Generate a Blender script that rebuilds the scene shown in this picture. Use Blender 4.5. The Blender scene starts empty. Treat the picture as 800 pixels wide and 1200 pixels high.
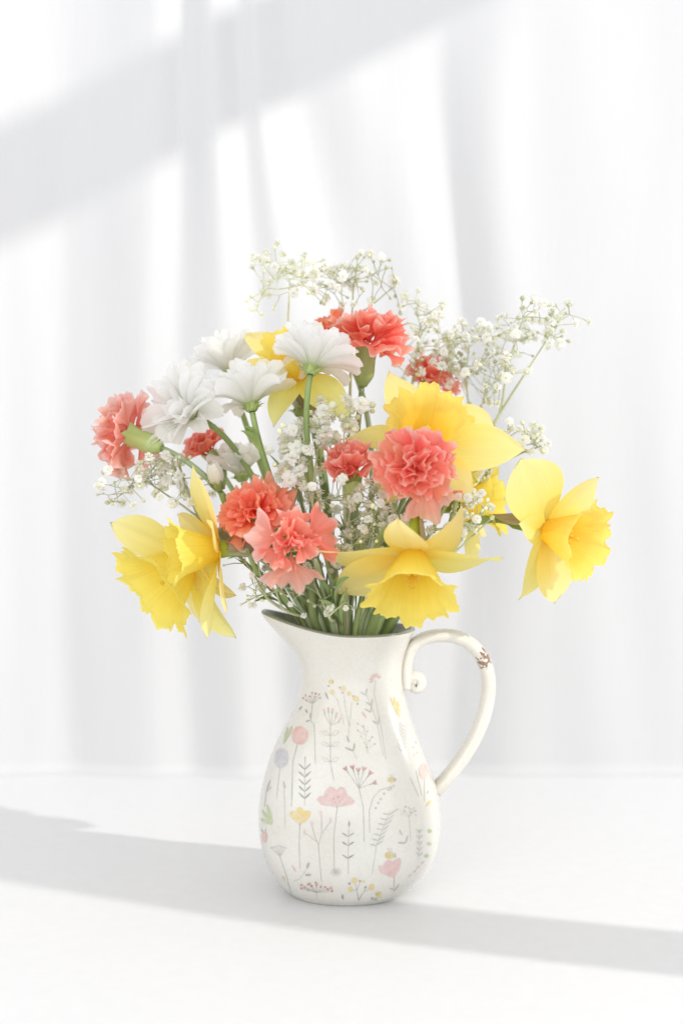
import bpy, math, random
import numpy as np
from mathutils import Vector, Matrix, Euler
from mathutils.bvhtree import BVHTree
from math import sin, cos, pi, radians, sqrt, exp

scn = bpy.context.scene
COL = scn.collection
rnd = random.Random(11)

# ------------------------------------------------------------------ camera
CAM_H, CAM_Y, FPX = 0.317, -1.0, 1667.0
PITCH = math.atan2(80.0, FPX)
cam = bpy.data.cameras.new('camera')
cam.sensor_fit = 'VERTICAL'; cam.sensor_height = 36.0; cam.sensor_width = 24.0
cam.lens = 50.0; cam.clip_start = 0.01; cam.clip_end = 60.0
cam.dof.use_dof = True; cam.dof.focus_distance = 0.965; cam.dof.aperture_fstop = 3.4
cam_o = bpy.data.objects.new('camera', cam); COL.objects.link(cam_o)
cam_o.location = (0, CAM_Y, CAM_H)
cam_o.rotation_euler = (pi / 2 - PITCH, 0, 0)
scn.camera = cam_o

# ------------------------------------------------------------------ light
world = bpy.data.worlds.new('World'); scn.world = world
world.use_nodes = True
bg = world.node_tree.nodes['Background']
bg.inputs[0].default_value = (0.962, 0.978, 1.0, 1); bg.inputs[1].default_value = 0.95

SUN_AZ, SUN_EL = radians(25), radians(27)
SUN = Vector((cos(SUN_AZ) * cos(SUN_EL), -sin(SUN_AZ) * cos(SUN_EL), sin(SUN_EL)))
sp = bpy.data.lights.new('window_light', 'SPOT')
sp.energy = 1980.0; sp.color = (1.0, 0.972, 0.935)
sp.shadow_soft_size = 0.065; sp.spot_size = radians(24); sp.spot_blend = 0.2
sp_o = bpy.data.objects.new('window_light', sp); COL.objects.link(sp_o)
sp_o.location = Vector((0, 0, 0.25)) + SUN * 9.0
sp_o.rotation_euler = SUN.to_track_quat('Z', 'Y').to_euler()

fl_ = bpy.data.lights.new('front_fill', 'AREA')          # added soft lamp behind the camera, lifts shade on the flower fronts
fl_.shape = 'RECTANGLE'; fl_.size = 3.6; fl_.size_y = 2.4; fl_.energy = 42.0; fl_.color = (1.0, 0.99, 0.975)
fl_o = bpy.data.objects.new('front_fill', fl_); COL.objects.link(fl_o)
fl_o.location = (-0.5, -3.2, 1.0); fl_o.rotation_euler = (Vector((0, 0, .25)) - Vector(fl_o.location)).to_track_quat('-Z', 'Y').to_euler()

scn.view_settings.view_transform = 'Standard'
scn.view_settings.look = 'None'
scn.view_settings.exposure = 0.06
scn.view_settings.gamma = 1.0
scn.view_settings.use_curve_mapping = False
scn.render.engine = 'CYCLES'
scn.cycles.max_bounces = 16; scn.cycles.transmission_bounces = 12
scn.cycles.diffuse_bounces = 12

# ------------------------------------------------------------------ helpers
_c, _s = cos(PITCH), sin(PITCH)

def ray(px, py):
    a, b = (px - 400) / FPX, -(py - 600) / FPX
    return Vector((a, _c + b * _s, b * _c - _s))

def P(px, py, d):
    """point of the place seen at photo pixel (px,py), d metres in front of the camera"""
    r = ray(px, py)
    return Vector((0, CAM_Y, CAM_H)) + r * (d / r.y)

def G(px, py):
    r = ray(px, py)
    return Vector((0, CAM_Y, CAM_H)) + r * (-CAM_H / r.z)

def sm(a, b, x):
    if a == b: return 0.0 if x < a else 1.0
    t = max(0.0, min(1.0, (x - a) / (b - a)))
    return t * t * (3 - 2 * t)

def mesh(name, vs, fs, smooth=True, uv=None, mats=(), midx=None):
    m = bpy.data.meshes.new(name)
    m.from_pydata([tuple(v) for v in vs], [], fs)
    if smooth: m.polygons.foreach_set('use_smooth', [True] * len(m.polygons))
    if uv is not None:
        l = m.uv_layers.new(name='UVMap')
        li = np.empty(len(m.loops), dtype=np.int32); m.loops.foreach_get('vertex_index', li)
        l.data.foreach_set('uv', np.asarray(uv, dtype=np.float32)[li].ravel())
    for k in mats: m.materials.append(k)
    if midx is not None: m.polygons.foreach_set('material_index', midx)
    m.update()
    return m

def link(name, data, parent=None, mat=None):
    """mat: world matrix; parents here are unrotated empties"""
    o = bpy.data.objects.new(name, data); COL.objects.link(o)
    if parent is not None:
        o.parent = parent
        T = Matrix.Translation(-Vector(parent.location))
        o.matrix_local = T @ (mat if mat is not None else Matrix.Identity(4))
    elif mat is not None:
        o.matrix_world = mat
    return o

def thing(name, loc, label, cat, group=None):
    o = bpy.data.objects.new(name, None); COL.objects.link(o)
    o.empty_display_size = 0.02
    o.location = loc; o['label'] = label; o['category'] = cat
    if group: o['group'] = group
    return o

def frame(d, roll=0.0):
    """rotation whose +Z is d"""
    d = Vector(d).normalized()
    up = Vector((0, 0, 1)) if abs(d.z) < 0.98 else Vector((0, 1, 0))
    x = up.cross(d).normalized(); y = d.cross(x)
    R = Matrix((x, y, d)).transposed().to_4x4()
    return R @ Matrix.Rotation(roll, 4, 'Z')

def catmull(pts, n):
    pts = [Vector(p) for p in pts]
    q = [pts[0] * 2 - pts[1]] + pts + [pts[-1] * 2 - pts[-2]]
    out = []
    for i in range(1, len(q) - 2):
        a, b, c, d = q[i - 1:i + 3]
        for k in range(n):
            t = k / n
            out.append(0.5 * ((2 * b) + (c - a) * t + (2 * a - 5 * b + 4 * c - d) * t * t + (3 * b - a - 3 * c + d) * t ** 3))
    out.append(pts[-1])
    return out

def tube(path, rad, n=8, vs=None, fs=None, cap=True, flat=None):
    """sweep a ring along path. rad: number or f(t). flat: f(t)->(rx,ry) with fixed binormal y"""
    vs = [] if vs is None else vs; fs = [] if fs is None else fs
    L = len(path); base = len(vs)
    t0 = (path[1] - path[0]).normalized()
    u = Vector((0, 1, 0)) if flat else (Vector((0, 0, 1)) if abs(t0.z) < 0.9 else Vector((1, 0, 0)))
    for i in range(L):
        t = (path[min(i + 1, L - 1)] - path[max(i - 1, 0)])
        t = t.normalized() if t.length > 1e-9 else t0
        u = (u - t * u.dot(t)).normalized() if not flat else Vector((0, 1, 0))
        w = t.cross(u).normalized()
        f = i / (L - 1)
        r = rad(f) if callable(rad) else rad
        rx, ry = flat(f) if flat else (r, r)
        for k in range(n):
            a = 2 * pi * k / n
            ca, sa = cos(a), sin(a)
            if flat:
                ca = math.copysign(abs(ca) ** 0.75, ca); sa = math.copysign(abs(sa) ** 0.75, sa)
            vs.append(path[i] + u * (ca * rx) + w * (sa * ry))
    for i in range(L - 1):
        for k in range(n):
            a = base + i * n + k; b = base + i * n + (k + 1) % n
            fs.append((a, b, b + n, a + n))
    if cap:
        fs.append(tuple(base + k for k in range(n))[::-1])
        fs.append(tuple(base + (L - 1) * n + k for k in range(n)))
    return vs, fs

# ------------------------------------------------------------------ materials
def nodes(name):
    m = bpy.data.materials.new(name); m.use_nodes = True
    nt = m.node_tree
    b = nt.nodes['Principled BSDF']
    return m, nt, b

def N(nt, t, **kw):
    n = nt.nodes.new(t)
    for k, v in kw.items(): setattr(n, k, v)
    return n

def ramp(nt, stops):
    r = nt.nodes.new('ShaderNodeValToRGB')
    e = r.color_ramp.elements
    e[0].position, e[0].color = stops[0][0], (*stops[0][1], 1)
    e[1].position, e[1].color = stops[-1][0], (*stops[-1][1], 1)
    for p, c in stops[1:-1]:
        k = e.new(p); k.color = (*c, 1)
    return r

def petal_mat(name, stops, trans=0.35, var=0.08, hue=0.012, rough=0.6, streak=0.10, bump=0.25, tcol=None):
    """thin petal: colour along its length (uv.x), fine veins, per-petal variation, light passing through"""
    m, nt, b = nodes(name)
    L = nt.links.new
    uv = N(nt, 'ShaderNodeUVMap'); sep = N(nt, 'ShaderNodeSeparateXYZ'); L(uv.outputs[0], sep.inputs[0])
    nz = N(nt, 'ShaderNodeTexNoise'); nz.inputs['Scale'].default_value = 3.5; nz.inputs['Detail'].default_value = 3
    oi = N(nt, 'ShaderNodeObjectInfo')
    mp = N(nt, 'ShaderNodeVectorMath', operation='ADD'); L(uv.outputs[0], mp.inputs[0]); L(oi.outputs['Random'], mp.inputs[1])
    L(mp.outputs[0], nz.inputs['Vector'])
    ad = N(nt, 'ShaderNodeMath', operation='MULTIPLY_ADD'); L(nz.outputs[0], ad.inputs[0])
    ad.inputs[1].default_value = 0.26
    sb = N(nt, 'ShaderNodeMath', operation='SUBTRACT'); L(sep.outputs[0], sb.inputs[0]); sb.inputs[1].default_value = 0.13
    L(sb.outputs[0], ad.inputs[2])
    r = ramp(nt, stops); L(ad.outputs[0], r.inputs[0])
    # veins running along the petal
    vn = N(nt, 'ShaderNodeTexNoise'); vn.inputs['Scale'].default_value = 1.0; vn.inputs['Detail'].default_value = 4
    vm = N(nt, 'ShaderNodeMapping'); vm.inputs['Scale'].default_value = (1.2, 26, 1); L(uv.outputs[0], vm.inputs[0]); L(vm.outputs[0], vn.inputs['Vector'])
    hs = N(nt, 'ShaderNodeHueSaturation')
    mh = N(nt, 'ShaderNodeMapRange'); mh.inputs[3].default_value = 0.5 - hue; mh.inputs[4].default_value = 0.5 + hue; L(oi.outputs['Random'], mh.inputs[0])
    L(mh.outputs[0], hs.inputs['Hue'])
    mv = N(nt, 'ShaderNodeMapRange'); mv.inputs[1].default_value = 0.3; mv.inputs[2].default_value = 0.7
    mv.inputs[3].default_value = 1 - streak; mv.inputs[4].default_value = 1 + streak * 0.4; L(vn.outputs[0], mv.inputs[0])
    mr = N(nt, 'ShaderNodeMath', operation='MULTIPLY_ADD'); L(oi.outputs['Random'], mr.inputs[0]); mr.inputs[1].default_value = -2 * var; mr.inputs[2].default_value = 1 + var * 0.5
    mm = N(nt, 'ShaderNodeMath', operation='MULTIPLY'); L(mv.outputs[0], mm.inputs[0]); L(mr.outputs[0], mm.inputs[1])
    L(mm.outputs[0], hs.inputs['Value'])
    L(r.outputs[0], hs.inputs['Color'])
    L(hs.outputs[0], b.inputs['Base Color'])
    b.inputs['Roughness'].default_value = rough
    b.inputs['Specular IOR Level'].default_value = 0.25
    bp = N(nt, 'ShaderNodeBump'); bp.inputs['Strength'].default_value = bump; bp.inputs['Distance'].default_value = 0.0006
    L(vn.outputs[0], bp.inputs['Height']); L(bp.outputs[0], b.inputs['Normal'])
    tr = N(nt, 'ShaderNodeBsdfTranslucent')
    if tcol: tr.inputs[0].default_value = (*tcol, 1)
    else: L(hs.outputs[0], tr.inputs[0])
    mx = N(nt, 'ShaderNodeMixShader'); mx.inputs[0].default_value = trans
    L(b.outputs[0], mx.inputs[1]); L(tr.outputs[0], mx.inputs[2])
    L(mx.outputs[0], nt.nodes['Material Output'].inputs['Surface'])
    return m

def green_mat(name, c1, c2, trans=0.12, scale=60, rough=0.5):
    m, nt, b = nodes(name)
    L = nt.links.new
    tc = N(nt, 'ShaderNodeTexCoord'); nz = N(nt, 'ShaderNodeTexNoise')
    nz.inputs['Scale'].default_value = scale; nz.inputs['Detail'].default_value = 3
    mp = N(nt, 'ShaderNodeMapping'); mp.inputs['Scale'].default_value = (1, 1, 0.3)
    L(tc.outputs['Object'], mp.inputs[0]); L(mp.outputs[0], nz.inputs['Vector'])
    r = ramp(nt, [(0.3, c1), (0.7, c2)]); L(nz.outputs[0], r.inputs[0])
    oi = N(nt, 'ShaderNodeObjectInfo'); hs = N(nt, 'ShaderNodeHueSaturation')
    mr = N(nt, 'ShaderNodeMapRange'); mr.inputs[3].default_value = 0.75; mr.inputs[4].default_value = 1.25; L(oi.outputs['Random'], mr.inputs[0])
    L(mr.outputs[0], hs.inputs['Value']); L(r.outputs[0], hs.inputs['Color'])
    L(hs.outputs[0], b.inputs['Base Color'])
    b.inputs['Roughness'].default_value = rough; b.inputs['Specular IOR Level'].default_value = 0.35
    tr = N(nt, 'ShaderNodeBsdfTranslucent'); L(hs.outputs[0], tr.inputs[0])
    mx = N(nt, 'ShaderNodeMixShader'); mx.inputs[0].default_value = trans
    L(b.outputs[0], mx.inputs[1]); L(tr.outputs[0], mx.inputs[2])
    L(mx.outputs[0], nt.nodes['Material Output'].inputs['Surface'])
    return m

M = {}
M['tepal'] = petal_mat('daffodil_tepal', [(0.0, (.97, .78, .12)), (0.35, (.98, .85, .26)), (1.0, (.985, .905, .43))], trans=0.52, var=0.03, streak=0.045, bump=0.25)
M['corona'] = petal_mat('daffodil_corona', [(0.0, (.95, .62, .04)), (0.45, (.97, .72, .10)), (1.0, (.985, .82, .20))], trans=0.5, var=0.03, streak=0.06, bump=0.3)
M['coral'] = petal_mat('carnation_petal', [(0.1, (.90, .09, .07)), (0.5, (.98, .27, .20)), (0.92, (.985, .37, .285)), (1.0, (.985, .60, .52))], trans=0.5, var=0.04, streak=0.08, hue=0.008, bump=0.5)
M['orange'] = petal_mat('carnation_petal_orange', [(0.1, (.90, .12, .055)), (0.55, (.98, .28, .155)), (0.9, (.985, .37, .235)), (1.0, (.985, .46, .33))], trans=0.5, var=0.04, streak=0.08, hue=0.008, bump=0.5)
M['pink'] = petal_mat('carnation_petal_pink', [(0.1, (.92, .22, .17)), (0.5, (.98, .42, .33)), (0.85, (.985, .53, .45)), (1.0, (.985, .68, .62))], trans=0.52, var=0.06, streak=0.12, hue=0.008, bump=0.5)
M['white'] = petal_mat('chrysanthemum_petal', [(0.0, (.80, .83, .60)), (0.28, (.93, .93, .90)), (1.0, (.975, .975, .97))], trans=0.6, var=0.0, streak=0.03, hue=0.0, bump=0.5)
M['cream'] = petal_mat('bud_petal', [(0.0, (.70, .74, .50)), (0.4, (.84, .81, .70)), (1.0, (.86, .83, .74))], trans=0.3, var=0.03, streak=0.12, hue=0.0)
M['floret'] = petal_mat('babys_breath_petal', [(0.0, (.86, .88, .62)), (0.5, (.95, .95, .90)), (1.0, (.97, .97, .95))], trans=0.55, var=0.04, streak=0.02, hue=0.0)
M['stem'] = green_mat('stem_green', (.20, .29, .09), (.40, .49, .20))
M['stem_pale'] = green_mat('stem_grey_green', (.28, .36, .18), (.46, .54, .31))
M['leaf'] = green_mat('leaf_grey_green', (.24, .31, .16), (.42, .48, .30), trans=0.3)
M['calyx'] = green_mat('calyx_green', (.30, .40, .11), (.52, .60, .26), trans=0.2)
M['dafneck'] = green_mat('daffodil_neck_green', (.22, .34, .02), (.42, .50, .05), trans=0.25)
M['twig'] = green_mat('babys_breath_stem', (.42, .46, .24), (.60, .62, .40), trans=0.1)
M['bud'] = green_mat('babys_breath_bud', (.66, .69, .40), (.88, .88, .68), trans=0.25)
M['spathe'] = petal_mat('papery_spathe', [(0.0, (.46, .34, .14)), (0.5, (.60, .46, .29)), (1.0, (.66, .55, .40))], trans=0.45, var=0.1, streak=0.35)
M['disc'] = green_mat('disc_floret', (.62, .56, .06), (.74, .68, .16), scale=400)

def ceramic(name, base, chips=(), inside=False):
    m, nt, b = nodes(name)
    L = nt.links.new
    tc = N(nt, 'ShaderNodeTexCoord')
    # faint crazing of the glaze + warm mottling
    vo = N(nt, 'ShaderNodeTexVoronoi', feature='DISTANCE_TO_EDGE'); vo.inputs['Scale'].default_value = 230
    wn = N(nt, 'ShaderNodeTexNoise'); wn.inputs['Scale'].default_value = 60
    mxv = N(nt, 'ShaderNodeMix', data_type='RGBA', blend_type='LINEAR_LIGHT'); mxv.inputs[0].default_value = 0.01
    L(tc.outputs['Object'], mxv.inputs[6]); L(wn.outputs['Color'], mxv.inputs[7]); L(tc.outputs['Object'], wn.inputs['Vector'])
    L(mxv.outputs[2], vo.inputs['Vector'])
    cr = N(nt, 'ShaderNodeMapRange'); cr.inputs[1].default_value = 0.0; cr.inputs[2].default_value = 0.07; cr.inputs[3].default_value = 1.0; cr.inputs[4].default_value = 0.0
    L(vo.outputs['Distance'], cr.inputs[0])
    nz = N(nt, 'ShaderNodeTexNoise'); nz.inputs['Scale'].default_value = 22; nz.inputs['Detail'].default_value = 5
    L(tc.outputs['Object'], nz.inputs['Vector'])
    r = ramp(nt, [(0.32, tuple(c * f for c, f in zip(base, (.93, .915, .88)))), (0.68, base)]); L(nz.outputs[0], r.inputs[0])
    mx = N(nt, 'ShaderNodeMix', data_type='RGBA'); 
    fm = N(nt, 'ShaderNodeMath', operation='MULTIPLY'); fm.inputs[1].default_value = 0.20; L(cr.outputs[0], fm.inputs[0])
    L(fm.outputs[0], mx.inputs[0]); L(r.outputs[0], mx.inputs[6]); mx.inputs[7].default_value = (.52, .49, .43, 1)
    colr = mx.outputs[2]
    # worn brown chips at given places
    geo = N(nt, 'ShaderNodeNewGeometry')
    for (c, rad, sc, stretch) in chips:
        sub = N(nt, 'ShaderNodeVectorMath', operation='SUBTRACT'); L(geo.outputs['Position'], sub.inputs[0]); sub.inputs[1].default_value = c
        mul = N(nt, 'ShaderNodeVectorMath', operation='MULTIPLY'); L(sub.outputs[0], mul.inputs[0]); mul.inputs[1].default_value = stretch
        ln = N(nt, 'ShaderNodeVectorMath', operation='LENGTH'); L(mul.outputs[0], ln.inputs[0])
        fall = N(nt, 'ShaderNodeMapRange'); fall.inputs[1].default_value = rad * .35; fall.inputs[2].default_value = rad; fall.inputs[3].default_value = 0.27; fall.inputs[4].default_value = -0.35
        L(ln.outputs['Value'], fall.inputs[0])
        cn = N(nt, 'ShaderNodeTexNoise'); cn.inputs['Scale'].default_value = sc; cn.inputs['Detail'].default_value = 3; L(geo.outputs['Position'], cn.inputs['Vector'])
        ad = N(nt, 'ShaderNodeMath', operation='ADD'); L(fall.outputs[0], ad.inputs[0]); L(cn.outputs[0], ad.inputs[1])
        st = N(nt, 'ShaderNodeMapRange'); st.inputs[1].default_value = 0.70; st.inputs[2].default_value = 0.75; L(ad.outputs[0], st.inputs[0])
        m2 = N(nt, 'ShaderNodeMix', data_type='RGBA'); L(st.outputs[0], m2.inputs[0]); L(colr, m2.inputs[6]); m2.inputs[7].default_value = (.27, .17, .12, 1)
        colr = m2.outputs[2]
    L(colr, b.inputs['Base Color'])
    b.inputs['Roughness'].default_value = 0.22
    b.inputs['Specular IOR Level'].default_value = 0.4
    b.inputs['Coat Weight'].default_value = 0.4; b.inputs['Coat Roughness'].default_value = 0.12
    bp = N(nt, 'ShaderNodeBump'); bp.inputs['Strength'].default_value = 0.12; bp.inputs['Distance'].default_value = 0.001
    L(nz.outputs[0], bp.inputs['Height']); L(bp.outputs[0], b.inputs['Normal'])
    return m

chip_handle = P(567, 771, 0.995); chip_rim = P(452, 745, 0.955)
M['glaze'] = ceramic('cream_glaze', (.70, .688, .648), chips=[(chip_rim, .013, 520, (1, 1, 2.2)), (P(316, 726, 1.0), .008, 500, (1, 1, 2))])
M['glaze_handle'] = ceramic('cream_glaze_handle', (.71, .69, .635), chips=[(chip_handle, .013, 420, (1.15, 1, .8))])
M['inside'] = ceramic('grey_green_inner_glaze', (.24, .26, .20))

PC = {'red': (.52, .15, .13), 'pink': (.76, .46, .45), 'rose': (.80, .42, .37), 'yellow': (.82, .60, .13), 'green': (.45, .55, .22),
      'dark': (.27, .28, .23), 'grey': (.44, .44, .40), 'faint': (.50, .50, .46), 'lilac': (.56, .53, .60), 'stemln': (.40, .40, .34), 'blush': (.80, .54, .50)}
def print_mat(name, c):
    c = tuple(a * .80 for a in c)
    m, nt, b = nodes('print_' + name)
    L = nt.links.new
    tc = N(nt, 'ShaderNodeTexCoord'); nz = N(nt, 'ShaderNodeTexNoise'); nz.inputs['Scale'].default_value = 260; nz.inputs['Detail'].default_value = 3
    L(tc.outputs['Object'], nz.inputs['Vector'])
    c = tuple(a * .78 + g * .22 for a, g in zip(c, (.70, .688, .648)))
    c2 = tuple(a * .55 + g * .45 for a, g in zip(c, (.70, .688, .648)))
    r = ramp(nt, [(0.35, c), (0.72, c2)]); L(nz.outputs[0], r.inputs[0]); L(r.outputs[0], b.inputs['Base Color'])
    b.inputs['Roughness'].default_value = 0.3; b.inputs['Specular IOR Level'].default_value = 0.4
    return m
PM = {k: print_mat(k, v) for k, v in PC.items()}
PKEYS = list(PM)

def surface_mat(name, col, bump, scale, stretch, rough=0.8, trans=0.0, dist=0.001):
    m, nt, b = nodes(name); L = nt.links.new
    tc = N(nt, 'ShaderNodeTexCoord'); mp = N(nt, 'ShaderNodeMapping'); mp.inputs['Scale'].default_value = stretch
    nz = N(nt, 'ShaderNodeTexNoise'); nz.inputs['Scale'].default_value = scale; nz.inputs['Detail'].default_value = 5
    L(tc.outputs['Object'], mp.inputs[0]); L(mp.outputs[0], nz.inputs['Vector'])
    r = ramp(nt, [(0.3, tuple(c * .975 for c in col)), (0.7, col)]); L(nz.outputs[0], r.inputs[0]); L(r.outputs[0], b.inputs['Base Color'])
    b.inputs['Roughness'].default_value = rough; b.inputs['Specular IOR Level'].default_value = 0.2
    bp = N(nt, 'ShaderNodeBump'); bp.inputs['Strength'].default_value = bump; bp.inputs['Distance'].default_value = dist
    L(nz.outputs[0], bp.inputs['Height']); L(bp.outputs[0], b.inputs['Normal'])
    if trans:
        tr = N(nt, 'ShaderNodeBsdfTranslucent'); L(r.outputs[0], tr.inputs[0])
        mx = N(nt, 'ShaderNodeMixShader'); mx.inputs[0].default_value = trans
        L(b.outputs[0], mx.inputs[1]); L(tr.outputs[0], mx.inputs[2]); L(mx.outputs[0], nt.nodes['Material Output'].inputs['Surface'])
    return m
M['table'] = surface_mat('white_table_paint', (.765, .765, .772), 0.10, 90, (1, 1, 1), rough=0.40)
M['curtain'] = surface_mat('white_curtain_cotton', (.69, .69, .697), 0.35, 60, (14, 1, 0.25), rough=0.9, trans=0.12, dist=0.0012)
M['frame'] = surface_mat('white_window_paint', (.8, .8, .78), 0.1, 40, (1, 1, 1), rough=0.5)

# ------------------------------------------------------------------ setting
CURT_Y = 0.328
def box(x0, x1, y0, y1, z0, z1, bev=0.004):
    import bmesh
    bm = bmesh.new(); bmesh.ops.create_cube(bm, size=1)
    for v in bm.verts:
        v.co = Vector((x0 + (v.co.x + .5) * (x1 - x0), y0 + (v.co.y + .5) * (y1 - y0), z0 + (v.co.z + .5) * (z1 - z0)))
    bmesh.ops.bevel(bm, geom=bm.edges[:], offset=bev, segments=3, affect='EDGES')
    m = bpy.data.meshes.new('box'); bm.to_mesh(m); bm.free()
    return m

tm = box(-1.3, 1.3, -1.6, 0.62, -0.035, 0.0, 0.003); tm.materials.append(M['table'])
o = link('table_top', tm); o['kind'] = 'structure'; o['label'] = 'plain white table top under the jug'

# slope of the curtain along its width, by photo pixel: folds facing the light are bright
FOLD = [(-700, .1), (-620, -.3), (-540, .35), (-460, -.2), (-380, .3), (-300, -.3), (-220, .2), (-140, -.25), (-60, .25), (0, .30), (40, .22), (78, .30), (92, -.10), (120, -.22), (160, -.12), (178, .34), (198, .42), (206, -.20),
        (235, -.24), (262, -.05), (272, .40), (305, .45), (318, -.10), (345, -.20), (356, .32), (405, .38), (425, .05), (455, -.16), (485, -.06),
        (500, .16), (548, .24), (556, -.22), (575, -.30), (610, -.20), (640, -.04), (665, .10), (700, -.05), (735, .10), (765, -.02), (800, .12), (830, -.2), (900, .25), (980, -.25), (1060, .3), (1160, -.2), (1260, .2), (1400, -.1)]
fx = np.array([a for a, b in FOLD], float); fv = np.array([b for a, b in FOLD], float)
xs = np.linspace(-700, 1400, 1051)
sl = np.interp(xs, fx, fv)
ker = np.exp(-0.5 * (np.arange(-9, 10) / 3.0) ** 2); ker /= ker.sum()
sl = np.convolve(np.pad(sl, 9, mode='edge'), ker, mode='valid')
PXM = 1.345 / FPX
sl = sl - sl.mean() 
f0 = np.cumsum(sl) * (xs[1] - xs[0]) * PXM
f0 -= np.interp(xs, [-700, 0, 400, 800, 1400], np.interp([-700, 0, 400, 800, 1400], xs, f0)) * 0.55
nz_ = 90
zs = np.concatenate([np.concatenate([[-.0012], np.linspace(0.0, 0.06, 21) ** 1.4 / .06 ** .4]), np.linspace(0.075, 1.3, nz_ - 22)])
cv, cf, pl = [], [], []
for j, z in enumerate(zs):
    py = 520 - (z - CAM_H) / PXM
    g = sm(420, -40, py)                       # upper part of the drape slides to the left
    amp = 0.9 + 0.2 * sm(1000, 0, py) + 0.08 * sin(z * 5)
    wob = 13 * sin(z * 5.0 + 0.5)
    pool = 0.010 * max(0.0, 1 - max(0.0, z) / .012) ** 3.0 + (.002 if z < 0 else 0)
    for i, x in enumerate(xs):
        bump_w = exp(-((x - 400) / 120.0) ** 2)
        src = x + 85 * g * bump_w + wob * sin(x * .011) + 14 * (1 - sm(200, 900, py)) * sin(x * .02 + 1) + 26 * sm(300, 950, py) * sin(x * .0105 + 2.2)
        src += 60 * exp(-((x - 600) / 80.0) ** 2) * sm(650, 150, py) * (1 - sm(150, -100, py))
        y = np.interp(src, xs, f0) * amp
        y += .0016 * sin(x * .031 + z * 5) * sin(z * 6 + x * .013) + .0003 * sin(x * .088 + 2 * sin(x * .013) + z * 1.5)
        cv.append(((x - 400) * PXM, CURT_Y + 0.028 + y, z))
        pl.append(pool)
cvn = np.array(cv); cvn[:, 1] += (CURT_Y - cvn[:, 1].min()) * 1.0; cvn[:, 1] -= np.array(pl)
nx = len(xs)
cf = [(j * nx + i, j * nx + i + 1, (j + 1) * nx + i + 1, (j + 1) * nx + i) for j in range(nz_ - 1) for i in range(nx - 1)]
cm = mesh('curtain', cvn.tolist(), cf, mats=[M['curtain']])
o = link('curtain', cm); o['label'] = 'white cotton curtain hanging in soft folds behind the table'; o['category'] = 'curtain'

# window whose bar casts the diagonal shadow on the curtain (the window stands to the right, out of view)
WX = 0.78
def at_plane(p, x):
    """where the line from p to the lamp meets the window plane"""
    d = Vector(sp_o.location) - p
    return p + d * ((x - p.x) / d.x)
WB = 1.12
c1 = at_plane(P(60, 132, 1.37), WB); c2 = at_plane(P(60, 258, 1.37), WB)
wt = thing('window_frame', (WX, 0, 0), 'white painted window bar out of view to the right of the table', 'window')
m = box(WB - .015, WB + .015, -2.0, 0.6, c2.z, c1.z, 0.004); m.materials.append(M['frame']); link('crossbar', m, wt)
# added unseen strip, bent so that its shadow is the band across the table
near, far = [], []
for px, py in [(800, 1147), (732, 1141), (665, 1134), (588, 1125), (507, 1114.5), (440, 1106), (370, 1096), (300, 1085), (150, 1059), (0, 1030)]:
    g = G(px, py); near.append(at_plane(g, WX)); far.append(at_plane(g + Vector((0, .084, 0)), WX))
near.sort(key=lambda p: p.z); far.sort(key=lambda p: p.z)
zs_ = np.linspace(-0.6, 2.0, 66)
def edge(e):
    z = [p.z for p in e]; y = [p.y for p in e]
    k0 = (y[1] - y[0]) / (z[1] - z[0])
    out = np.interp(zs_, z, y)
    out = np.where(zs_ < z[0], y[0] + k0 * np.maximum(zs_ - z[0], -.15), out)
    for _ in range(6): out[1:-1] = (out[:-2] + 2 * out[1:-1] + out[2:]) / 4
    return out
yn, yf = edge(near), edge(far)
dv, df, nseg = [], [], 24
for j, z in enumerate(zs_):
    for k in range(nseg):                       # rippled, closed cross-section
        t = k / nseg; a = 2 * pi * t
        yy = (yn[j] + yf[j]) / 2 + (yf[j] - yn[j]) / 2 * cos(a)
        dv.append((WX + .012 * sin(a) * (1 + .35 * cos(5 * a)), yy, z))
for j in range(len(zs_) - 1):
    for k in range(nseg):
        a = j * nseg + k; b = j * nseg + (k + 1) % nseg; df.append((a, b, b + nseg, a + nseg))
o = link('band_blocker', mesh('band_blocker', dv, df, mats=[M['curtain']])); o['label'] = 'narrow white blocker added out of view to the right, shading a band of the table'; o['category'] = 'curtain'

# ------------------------------------------------------------------ jug
ROWS = [(1037, 340, 472), (1034, 331, 484), (1028, 325, 492), (1012, 315.5, 503), (998, 310.5, 509), (980, 306, 513.5), (963, 303.5, 515.5), (945, 303.5, 515), (930, 305, 513), (915, 308, 509.5), (901, 312, 504.5), (885, 317.5, 499), (870, 323.5, 492.5),
        (847, 336, 484), (824, 346.5, 476.5), (808, 351.5, 473), (793, 354, 471.5), (777, 354, 472), (764, 352, 475), (754, 349.5, 479), (746, 347, 483), (740, 345, 486)]
zz = []; xl = []; xr = []
for (y, l, r) in ROWS:
    p, q = P(l, y, 1.0), P(r, y, 1.0)
    zz.append(p.z); xl.append(p.x); xr.append(q.x)
zz = np.array(zz); zz[0] = 0.0
zz[1] = max(zz[1], 0.0018); zz[2] = max(zz[2], .0055)
xl = np.array(xl); xr = np.array(xr)
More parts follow.
